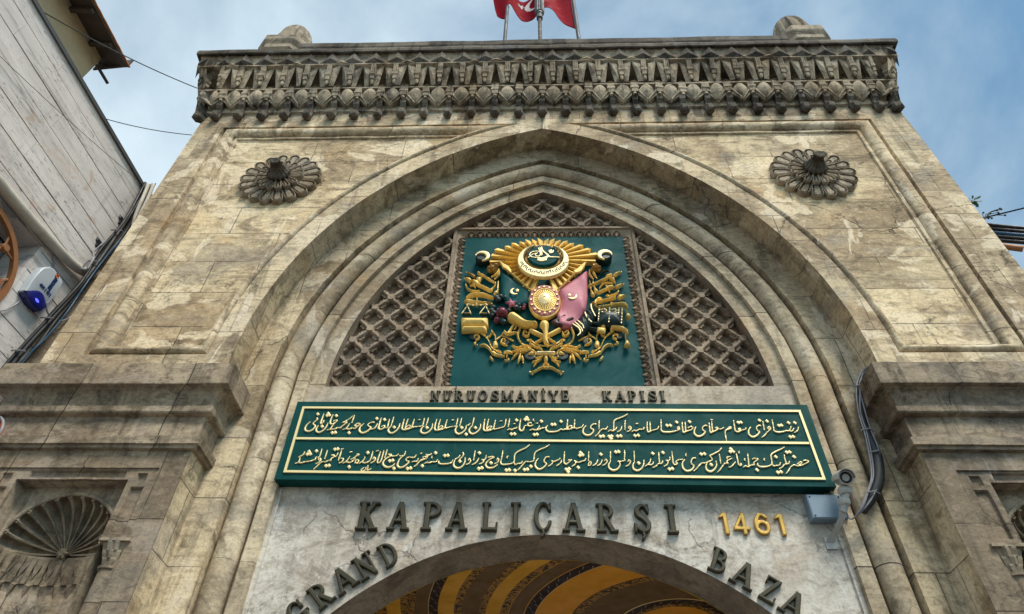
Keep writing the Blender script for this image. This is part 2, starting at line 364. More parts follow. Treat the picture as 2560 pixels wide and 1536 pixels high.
class Shape:
    def __init__(s): s.pr = []; s.cut = []; s.bb = [1e9, 1e9, -1e9, -1e9]
    def _g(s, x0, z0, x1, z1): b = s.bb; s.bb = [min(b[0], x0), min(b[1], z0), max(b[2], x1), max(b[3], z1)]
    def stroke(s, P):
        P = np.asarray(P, float)
        for a, b in zip(P[:-1], P[1:]):
            r = max(a[2], b[2]); s.pr.append((min(a[0], b[0])-r, min(a[1], b[1])-r, max(a[0], b[0])+r, max(a[1], b[1])+r, ('s', (*a, *b))))
            s._g(*s.pr[-1][:4])
        return s
    def disc(s, x, z, rx, rz=None, cut=False):
        rz = rz or rx; it = (x-rx, z-rz, x+rx, z+rz, ('e', (x, z, rx, rz)))
        (s.cut if cut else s.pr).append(it)
        if not cut: s._g(*it[:4])
        return s
    def polygon(s, pts, cut=False):
        xs = [p[0] for p in pts]; zs = [p[1] for p in pts]; it = (min(xs), min(zs), max(xs), max(zs), ('p', pts))
        (s.cut if cut else s.pr).append(it)
        if not cut: s._g(*it[:4])
        return s
    def rect(s, x0, z0, x1, z1, cut=False): return s.polygon([(x0, z0), (x1, z0), (x1, z1), (x0, z1)], cut)
    def bar(s, x0, z0, x1, z1, w, cut=False):
        d = Vector((x1-x0, z1-z0)).normalized(); n = Vector((-d.y, d.x))*w/2
        return s.polygon([(x0+n.x, z0+n.y), (x1+n.x, z1+n.y), (x1-n.x, z1-n.y), (x0-n.x, z0-n.y)], cut)
    def field(s, res):
        b = s.bb; pad = 3*res
        xs = np.arange(b[0]-pad, b[2]+pad, res); zs = np.arange(b[1]-pad, b[3]+pad, res)
        F = np.full((len(zs), len(xs)), 10*res)
        def ev(X, Z, k):
            if k[0] == 's': return _seg(X, Z, *k[1])
            if k[0] == 'p': return _poly(X, Z, k[1])
            x, z, rx, rz = k[1]; q = np.hypot((X-x)/rx, (Z-z)/rz); return (q-1)*min(rx, rz)
        for x0, z0, x1, z1, k in s.pr:
            i0, i1 = np.searchsorted(xs, [x0-pad, x1+pad]); j0, j1 = np.searchsorted(zs, [z0-pad, z1+pad])
            X, Z = np.meshgrid(xs[i0:i1], zs[j0:j1]); F[j0:j1, i0:i1] = np.minimum(F[j0:j1, i0:i1], ev(X, Z, k))
        if s.cut:
            X, Z = np.meshgrid(xs, zs)
            for *_, k in s.cut: F = np.maximum(F, -ev(X, Z, k))
        return xs, zs, F
def relief(sh, y0, h, res=.008, r=None, prof='round', mb=None, xf=None, extra=None):
    """raise shape `sh` from plane y=y0 towards -y by h; edge radius r"""
    mb = mb or MB(); xs, zs, F = sh.field(res)
    X, Z = np.meshgrid(xs, zs)
    gz, gx = np.gradient(F, res, res)
    ok = F < .7*res; cell = ok[:-1, :-1] & ok[1:, :-1] & ok[:-1, 1:] & ok[1:, 1:]
    cell &= (F[:-1, :-1]+F[1:, :-1]+F[:-1, 1:]+F[1:, 1:]) < 0
    cnt = np.zeros(F.shape, int)
    for a in (slice(None, -1), slice(1, None)):
        for b in (slice(None, -1), slice(1, None)): cnt[a, b] += cell
    used = cnt > 0; bnd = used & (cnt < 4)
    g2 = np.clip(gx*gx+gz*gz, .25, 4)
    mv = np.where(bnd, np.clip(F, -1.1*res, 1.1*res)/g2, 0)
    X = X-mv*gx; Z = Z-mv*gz; d = np.where(bnd, 0, np.clip(-F, 0, None))
    r = r or h
    if prof == 'round': t = np.clip(d/r, 0, 1); H = h*(.35+.65*np.sqrt(np.clip(1-(1-t)**2, 0, 1)))
    elif prof == 'flat': t = np.clip(d/r, 0, 1); H = h*(.82+.18*t)
    else: H = prof(d, X, Z)
    if extra is not None: H = H+extra(X, Z, d)
    idx = -np.ones(F.shape, int); idx[used] = np.arange(used.sum())
    vs = [(x, y0-hh, z) for x, z, hh in zip(X[used], Z[used], H[used])]
    fs = []; ed = {}
    for j, i in zip(*np.nonzero(cell)):
        q = (idx[j, i], idx[j, i+1], idx[j+1, i+1], idx[j+1, i]); fs.append(tuple(int(t) for t in q))
        for a in range(4):
            e = (q[a], q[(a+1) % 4]); k = (min(e), max(e))
            if k in ed: ed[k] = None
            else: ed[k] = e
    base = {}
    for e in ed.values():
        if e is None: continue
        ids = []
        for q in e:
            if q not in base:
                base[q] = len(vs); vs.append((vs[q][0], y0, vs[q][2]))
            ids.append(base[q])
        fs.append((int(e[1]), int(e[0]), ids[0], ids[1]))
    if xf: vs = [xf(*p) for p in vs]
    mb.add(vs, fs); return mb

# ---- strokes of the two script lines and of the coat of arms, millimetres in the wall plane
SCRIPT_UPPER=[[-2742,6213,3,-2772,6166,7,-2781,6116,10,-2760,6088,11,-2717,6084,9,-2678,6120,10,-2672,6159,9,-2701,6181,7,-2692,6209,6,-2667,6246,8,-2675,6264,9],[-2609,6323,3,-2613,6260,7,-2617,6195,9,-2603,6188,7,-2585,6213,5,-2593,6224,8,-2582,6228,3],[-2634,6163,3,-2650,6116,9,-2639,6081,11,-2606,6067,10,-2565,6095,9,-2540,6145,8,-2532,6192,3],[-2497,6312,3,-2508,6246,7,-2506,6195,10,-2482,6181,8,-2455,6195,6,-2432,6231,8,-2465,6230,6,-2472,6222,3],[-2519,6101,3,-2479,6109,7,-2435,6113,7,-2406,6131,6,-2376,6129,8,-2362,6149,7,-2332,6181,7,-2316,6206,7,-2361,6204,5,-2334,6221,6,-2288,6260,6,-2264,6293,3],[-2486,6113,7,-2471,6159,6,-2459,6174,3],[-2245,6304,3,-2250,6253,7,-2255,6199,3],[-2341,6106,3,-2308,6120,7,-2291,6152,6,-2280,6188,3],[-2308,6120,7,-2271,6110,8,-2238,6128,6,-2207,6120,7,-2183,6149,8,-2155,6178,5],[-2183,6149,9,-2215,6160,8,-2190,6188,7,-2160,6188,5],[-2115,6188,3,-2147,6145,8,-2148,6089,11,-2108,6061,11,-2058,6082,10,-2025,6131,9,-2053,6153,8,-2065,6174,6,-2037,6203,6,-2002,6206,9],[-2019,6110,3,-1982,6124,8,-1964,6160,7,-1957,6188,3],[-1927,6264,3,-1933,6189,8,-1935,6124,11,-1903,6110,9,-1871,6133,9,-1875,6160,8,-1903,6149,5],[-1876,6130,8,-1836,6139,6,-1832,6189,8,-1826,6250,3],[-1792,6160,3,-1820,6110,9,-1808,6072,11,-1771,6058,10,-1728,6089,9,-1703,6139,8,-1698,6189,3],[-1782,6279,3,-1788,6217,7,-1795,6164,3],[-1655,6250,3,-1663,6174,8,-1664,6118,10,-1630,6104,9,-1573,6121,6,-1551,6135,7],[-1611,6254,3,-1623,6189,7,-1629,6121,4],[-1627,6125,3,-1602,6160,6,-1578,6160,7,-1580,6132,4,-1625,6111,8],[-1539,6250,3,-1548,6182,7,-1552,6139,8,-1517,6146,5,-1499,6148,5],[-1418,6157,3,-1445,6111,9,-1441,6072,11,-1401,6055,11,-1356,6076,9,-1326,6125,8,-1321,6182,3],[-1378,6268,3,-1385,6211,7,-1394,6160,3],[-1424,6265,3,-1429,6203,7,-1436,6160,5,-1471,6150,5,-1506,6146,5],[-1493,6241,4,-1470,6245,4],[-1279,6250,3,-1290,6175,8,-1289,6111,10,-1258,6097,8,-1207,6111,6,-1173,6132,7],[-1237,6247,3,-1249,6182,7,-1254,6115,4],[-1254,6118,3,-1228,6154,6,-1204,6150,7,-1214,6125,4,-1247,6104,6],[-1159,6243,3,-1171,6175,7,-1173,6129,8,-1138,6136,4,-1104,6147,5,-1068,6150,5,-1051,6157,4,-1043,6204,7,-1037,6261,3],[-1105,6237,4,-1082,6242,4],[-993,6265,3,-1001,6211,7,-1007,6157,3],[-1034,6157,3,-1054,6111,9,-1044,6066,11,-1008,6048,11,-963,6076,9,-937,6119,7,-931,6161,6,-910,6168,5,-890,6193,3],[-863,6165,3,-895,6112,9,-889,6069,11,-850,6049,11,-805,6077,9,-775,6126,8,-770,6183,3],[-850,6272,3,-857,6218,7,-866,6168,3],[-726,6251,3,-733,6168,8,-733,6108,10,-706,6091,9,-654,6101,6,-619,6119,7],[-681,6251,3,-693,6183,7,-701,6108,4],[-698,6112,3,-674,6147,6,-644,6147,7,-661,6119,4,-695,6098,6],[-603,6236,3,-615,6161,7,-619,6115,8,-584,6119,4,-549,6130,5,-509,6144,5,-495,6161,4,-487,6204,7,-482,6251,3],[-550,6223,4,-529,6229,4],[-442,6254,3,-448,6197,7,-456,6144,3],[-464,6102,3,-438,6116,7,-414,6105,8,-391,6123,5,-368,6126,5,-356,6140,3],[-395,6186,4,-378,6191,4],[-315,6251,3,-324,6176,8,-327,6112,10,-303,6091,10,-283,6109,9,-268,6155,5,-239,6165,7,-210,6155,8,-175,6172,3],[-222,6158,4,-233,6190,7,-201,6201,7,-192,6194,4],[-166,6255,3,-171,6237,3,-160,6226,3],[-210,6098,3,-181,6112,7,-151,6102,7,-105,6109,7,-69,6127,6,-50,6132,6],[-134,6106,6,-110,6134,4,-101,6162,3],[-139,6192,4,-119,6196,4],[-105,6113,7,-76,6127,5,-29,6137,5,-8,6166,3],[-23,6134,4,-26,6106,10,-1,6081,10,52,6078,10,104,6088,8,140,6113,6,163,6106,7,186,6113,6,233,6113,6,268,6127,6,289,6131,7,321,6124,6,350,6134,5,380,6145,5,396,6177,3],[303,6244,3,297,6184,6,289,6131,7],[222,6248,3,215,6183,7,204,6113,6],[210,6120,3,235,6155,6,264,6159,7,257,6131,6],[425,6162,3,396,6120,8,388,6071,10,415,6037,11,461,6037,10,498,6072,8,506,6106,8,478,6127,7,486,6163,7,516,6184,8,537,6184,8],[581,6230,3,574,6177,7,569,6113,3],[523,6023,3,554,6051,7,580,6092,6,611,6117,6,639,6114,7,658,6131,4,669,6152,3],[672,6086,3,696,6100,7,725,6093,8,755,6114,7,772,6142,3],[910,6324,3,865,6291,8,804,6263,8,761,6241,9,744,6212,7,738,6149,7,731,6096,7],[773,6079,3,800,6093,7,820,6121,6,829,6152,3],[880,6082,3,910,6096,7,931,6128,8,916,6152,8,902,6133,4,924,6121,4],[876,6234,3,866,6170,7,860,6107,3],[938,6086,3,962,6100,7,985,6093,8,1022,6114,5,1050,6114,5,1075,6125,8,1074,6139,7],[992,6189,4,1016,6193,4],[1123,6213,3,1112,6149,7,1113,6079,8,1139,6086,8,1158,6097,5,1194,6107,5,1225,6121,5,1245,6153,3],[1153,6213,3,1147,6149,7,1143,6093,7],[1281,6245,3,1273,6177,7,1267,6114,3],[1264,6127,4,1267,6095,9,1294,6077,10,1354,6077,10,1409,6087,8,1444,6099,6,1469,6115,9,1464,6148,8,1448,6127,5,1465,6111,6],[1515,6209,3,1507,6144,7,1506,6075,9,1534,6083,8,1563,6095,8,1598,6107,6,1623,6136,5,1605,6152,6,1569,6136,3],[1548,6209,3,1541,6144,7,1535,6091,8],[1658,6148,3,1634,6103,8,1628,6051,10,1662,6020,11,1711,6036,10,1749,6080,8,1730,6104,6,1729,6136,6,1761,6164,8,1781,6164,8],[1816,6201,3,1809,6136,7,1807,6072,9,1839,6084,8,1868,6096,8,1892,6116,8,1875,6136,6,1895,6136,8,1911,6116,6,1946,6124,6,1962,6136,9],[1848,6221,3,1839,6152,7,1832,6084,8],[1843,6246,4,1863,6245,4],[1961,5950,3,1964,6016,5,1969,6072,6,1985,6104,8,2018,6116,8,2047,6132,9,2034,6148,8,2004,6116,5],[2095,6234,3,2090,6161,7,2086,6096,9,2116,6080,9,2140,6100,8,2145,6124,6,2128,6120,5,2132,6092,6,2167,6104,6,2203,6116,6,2210,6132,8],[2266,6145,3,2237,6104,8,2227,6048,10,2259,6013,11,2309,6033,10,2350,6080,8,2332,6100,6,2330,6137,6,2360,6165,8,2380,6165,8],[2420,6222,3,2415,6161,7,2409,6109,3],[2359,6009,3,2394,6033,7,2430,6073,6,2464,6101,6,2483,6125,8,2472,6149,8,2451,6129,6,2467,6117,6],[2529,6243,3,2524,6185,7,2519,6133,3],[2517,6129,4,2518,6093,9,2550,6077,10,2603,6081,9,2654,6097,6,2672,6093,6,2698,6117,5,2716,6153,3],[2679,6095,6,2712,6093,6,2741,6129,3],[2733,6073,3,2763,6089,7,2783,6113,6,2795,6145,3]]
DOTS_UPPER=[-2678,6320,-2557,6330,-2565,6300,-2538,6306,-2589,6148,-2456,6298,-2262,6060,-2454,6060,-2421,6066,-1976,6257,-1883,6243,-1757,6137,-1381,6132,-985,6133,-928,6042,-827,6131,-362,6237,-418,6046,-382,6049,-245,6273,-263,6244,-231,6244,-78,6222,-160,6039,-128,6043,-79,6222,-129,6043,42,6176,74,6178,146,6219,577,6016,611,6020,770,6020,805,6024,675,6017,704,6022,692,5989,963,6027,1001,6031,1338,6164,1376,6166,1453,6210,1599,6216,2143,6205,2174,6209,2387,6236,2469,6224,2585,6165,2616,6169,2703,6202,2773,6202,2671,6014,2706,6018]

SCRIPT_LOWER=[[-2709,5811,3,-2718,5772,7,-2749,5747,6,-2762,5740,3],[-2779,5660,3,-2747,5677,6,-2743,5722,5,-2743,5736,3],[-2746,5674,6,-2711,5667,8,-2678,5682,5,-2648,5684,5,-2613,5691,5,-2591,5702,7,-2569,5712,7,-2569,5738,5,-2544,5737,5,-2529,5751,5,-2526,5794,7,-2525,5844,3],[-2551,5657,3,-2521,5674,7,-2506,5702,7,-2521,5727,7,-2536,5713,5,-2511,5695,5],[-2460,5829,3,-2462,5780,7,-2467,5720,3],[-2557,5591,3,-2531,5626,7,-2509,5660,6,-2483,5681,5,-2447,5681,6,-2420,5699,5,-2396,5699,8,-2395,5723,6,-2373,5738,5,-2372,5759,7,-2398,5766,7,-2374,5769,6,-2357,5745,5,-2340,5766,5,-2334,5798,3],[-2300,5826,3,-2304,5773,8,-2311,5699,3],[-2309,5840,3,-2283,5851,4],[-2295,5665,3,-2268,5682,7,-2260,5717,8,-2286,5727,7],[-2252,5665,3,-2223,5686,6,-2205,5717,5,-2193,5749,3],[-2222,5681,7,-2184,5672,8,-2156,5686,6,-2131,5714,5,-2127,5724,3],[-2174,5714,5,-2146,5728,6,-2126,5752,7,-2099,5773,9,-2119,5780,7],[-2203,5803,5,-2180,5812,5],[-2120,5669,6,-2112,5710,5,-2085,5696,7,-2093,5669,6,-2116,5665,5],[-2073,5662,3,-2047,5686,6,-2028,5714,5,-2024,5742,3],[-2046,5679,7,-2008,5669,7,-1975,5686,5,-1959,5704,5,-1952,5753,7,-1948,5816,3],[-1947,5666,3,-1917,5687,7,-1904,5718,7,-1923,5739,8,-1931,5718,5],[-1862,5813,3,-1870,5753,7,-1877,5683,7,-1863,5669,6,-1842,5687,6,-1833,5746,7,-1827,5827,3],[-1909,5820,5,-1888,5827,5],[-1792,5838,3,-1797,5788,7,-1803,5732,3],[-1658,5782,3,-1677,5761,5,-1713,5757,5,-1737,5757,6,-1765,5778,7,-1740,5780,6,-1732,5764,6],[-1681,5663,3,-1706,5629,9,-1758,5615,11,-1804,5642,11,-1811,5683,8,-1787,5725,6,-1754,5748,5,-1731,5757,5],[-1584,5814,3,-1593,5768,6,-1634,5757,5,-1641,5764,3],[-1603,5757,5,-1635,5719,6,-1649,5670,9,-1646,5629,11,-1608,5612,10,-1563,5636,9,-1530,5684,7,-1559,5698,6,-1563,5726,5,-1535,5743,6,-1504,5740,5,-1474,5744,5,-1459,5772,3],[-1494,5684,5,-1468,5691,5,-1444,5691,5,-1430,5726,3],[-1468,5622,3,-1439,5650,7,-1408,5698,6,-1367,5725,5],[-2010,5610,3,-2035,5586,3,-2032,5566,4,-2009,5570,3,-1989,5593,3,-1989,5614,3],[-1972,5638,3,-1969,5600,3,-1971,5580,3,-1946,5587,3,-1930,5600,3],[-1416,5789,4,-1398,5796,4],[-1415,5691,5,-1375,5712,5,-1341,5733,7,-1326,5765,6,-1297,5779,5,-1298,5790,3],[-1384,5744,5,-1349,5753,6,-1330,5772,5,-1352,5779,3],[-1354,5664,3,-1329,5678,6,-1310,5671,7,-1281,5685,5,-1251,5685,5,-1228,5689,5,-1218,5713,3],[-1283,5755,3,-1285,5739,3,-1280,5730,3],[-1201,5696,3,-1202,5671,8,-1177,5658,9,-1123,5658,9,-1076,5668,7,-1056,5689,5,-1046,5710,3],[-975,5769,3,-991,5741,6,-1026,5720,3],[-948,5805,5,-939,5777,7,-955,5742,5,-975,5724,3],[-1023,5717,3,-1037,5672,8,-1031,5631,11,-993,5607,11,-947,5624,9,-918,5679,7,-916,5738,3],[-901,5652,3,-872,5666,6,-856,5697,7,-870,5724,7,-880,5703,5],[-812,5826,3,-818,5770,7,-823,5707,3],[-835,5652,3,-803,5669,6,-781,5697,6,-768,5732,3],[-758,5659,3,-729,5673,7,-712,5697,7,-731,5713,7,-707,5714,5,-692,5728,5,-688,5767,3],[-666,5742,5,-630,5751,7,-600,5743,6,-641,5722,5,-675,5687,7,-688,5646,9,-660,5612,11,-607,5615,9,-572,5639,6,-561,5653,3],[-591,5663,3,-562,5680,6,-548,5708,6,-560,5729,7,-569,5708,5],[-507,5827,3,-512,5771,7,-521,5715,3],[-523,5705,3,-525,5670,8,-501,5653,9,-442,5657,8,-400,5670,6,-380,5695,6,-378,5750,7,-366,5792,7,-325,5827,8,-258,5863,7,-213,5906,3],[-383,5688,5,-370,5653,7,-335,5667,5,-305,5671,5,-290,5695,3],[-447,5760,3,-462,5746,3,-452,5732,3],[-339,5586,3,-304,5626,6,-275,5667,5,-251,5692,5,-216,5688,5,-180,5695,5,-165,5716,5,-159,5779,7,-143,5814,7,-95,5846,7,-40,5871,7,6,5907,3],[-117,5730,3,-144,5688,7,-150,5634,10,-115,5596,11,-67,5614,9,-31,5661,7,-52,5685,6,-51,5716,6,-30,5748,7,-3,5751,7],[-9,5634,3,21,5655,6,39,5682,6,28,5699,7,52,5692,5,82,5706,5,106,5717,5,121,5734,3],[80,5641,3,107,5658,6,129,5682,5,137,5710,3],[172,5818,3,166,5759,7,161,5683,8,181,5659,8,206,5676,7,236,5703,5,243,5714,5,207,5710,5],[245,5632,3,273,5655,6,289,5683,6,275,5701,7,295,5690,5,324,5683,5,355,5697,5,385,5707,5,401,5731,3],[436,5815,3,431,5759,7,426,5704,3],[420,5646,4,438,5694,5,454,5677,7,441,5649,5,423,5642,3],[470,5642,3,498,5660,6,517,5684,5,528,5715,3],[520,5643,3,548,5660,6,564,5684,5,575,5711,3],[576,5646,3,607,5663,6,628,5698,7,615,5720,7,602,5704,5],[675,5823,3,668,5760,7,663,5705,3],[663,5694,3,642,5657,7,644,5613,10,683,5586,11,732,5603,9,762,5650,7,760,5684,5,746,5697,8,764,5695,5,787,5698,5,818,5709,8,817,5733,5,825,5781,7,829,5837,3],[826,5637,3,860,5657,6,879,5695,7,863,5711,7,852,5695,4],[931,5824,3,927,5761,7,921,5705,3],[923,5692,3,901,5651,8,904,5603,11,940,5583,11,983,5604,8,1016,5658,7,1026,5713,3],[1031,5638,3,1061,5661,5,1088,5692,5,1101,5727,3],[1060,5658,6,1095,5655,7,1118,5672,4,1126,5692,3],[1108,5621,3,1146,5638,6,1170,5665,5,1191,5669,7,1215,5676,6,1228,5706,3],[1198,5810,3,1192,5741,7,1188,5672,6],[1234,5638,3,1266,5659,6,1283,5696,7,1264,5710,7,1284,5707,4,1304,5720,4,1311,5751,3],[1342,5821,3,1339,5755,7,1336,5679,8,1353,5656,8,1379,5673,8,1365,5693,5,1392,5714,5,1413,5722,4,1446,5722,3],[1492,5796,3,1484,5776,4,1489,5766,3],[1465,5721,3,1436,5680,7,1430,5621,10,1464,5580,11,1517,5595,10,1551,5643,7,1530,5669,7,1532,5702,6,1554,5736,8,1583,5740,8],[1540,5581,3,1578,5614,6,1617,5658,6,1646,5680,5,1678,5680,5,1720,5699,5,1748,5710,5],[1888,5870,3,1854,5831,7,1789,5793,8,1746,5770,7,1755,5748,5,1759,5718,6,1719,5692,5],[1697,5680,3,1677,5636,8,1681,5592,11,1716,5574,11,1759,5600,9,1794,5651,7,1797,5703,3],[1849,5789,3,1847,5733,7,1841,5673,3],[1787,5567,3,1822,5600,7,1856,5644,5,1887,5674,6,1920,5677,7,1911,5696,5,1934,5718,5,1973,5737,5],[1924,5729,6,1925,5752,6,1959,5760,5],[1919,5626,3,1949,5637,6,1974,5663,5,2002,5692,3],[2033,5794,3,2032,5726,7,2029,5667,7,2047,5648,7,2060,5667,5,2046,5674,4],[2073,5828,3,2063,5813,4,2069,5801,3],[2074,5630,3,2100,5645,7,2126,5634,7,2163,5656,5,2195,5660,7,2194,5682,5,2218,5704,5,2253,5730,6,2213,5738,5,2192,5730,4],[2155,5794,3,2147,5726,7,2135,5645,7],[2113,5734,3,2103,5723,4,2110,5711,3],[2237,5678,3,2231,5653,8,2259,5634,9,2315,5635,8,2364,5653,6,2387,5683,5,2396,5742,7,2407,5787,8,2465,5825,8,2530,5856,7,2573,5883,3],[2386,5690,5,2394,5646,7,2426,5650,5,2460,5657,5,2480,5687,3],[2323,5738,3,2312,5723,4,2318,5712,3],[2449,5613,3,2485,5631,6,2511,5661,5,2539,5668,7,2563,5676,6,2578,5702,3],[2544,5784,3,2538,5728,7,2540,5672,7],[2506,5555,3,2539,5588,7,2573,5632,5,2612,5657,6,2646,5647,7,2693,5654,6,2743,5676,5,2782,5702,5,2754,5717,5,2727,5710,4],[2652,5669,4,2691,5695,5,2708,5687,5,2669,5661,5]]
DOTS_LOWER=[-2661,5811,-2673,5775,-2640,5781,-2580,5818,-2379,5840,-2347,5846,-2433,5630,-2400,5635,-2176,5617,-2002,5798,-1743,5694,-1711,5701,-1683,5601,-1534,5598,-1502,5605,-1377,5633,-1249,5797,-1144,5762,-1110,5766,-972,5691,-764,5798,-761,5601,-727,5610,-632,5673,-463,5582,-431,5587,-369,5579,-268,5589,-236,5594,-198,5630,182,5594,214,5600,201,5564,312,5618,347,5805,335,5769,367,5777,566,5784,731,5813,763,5818,965,5675,1131,5796,1243,5807,1284,5601,1317,5608,1653,5789,1691,5793,1738,5658,1988,5856,1973,5820,2006,5824,2210,5594,2449,5757,2421,5566,2457,5573,2580,5814,2614,5819,2644,5758]

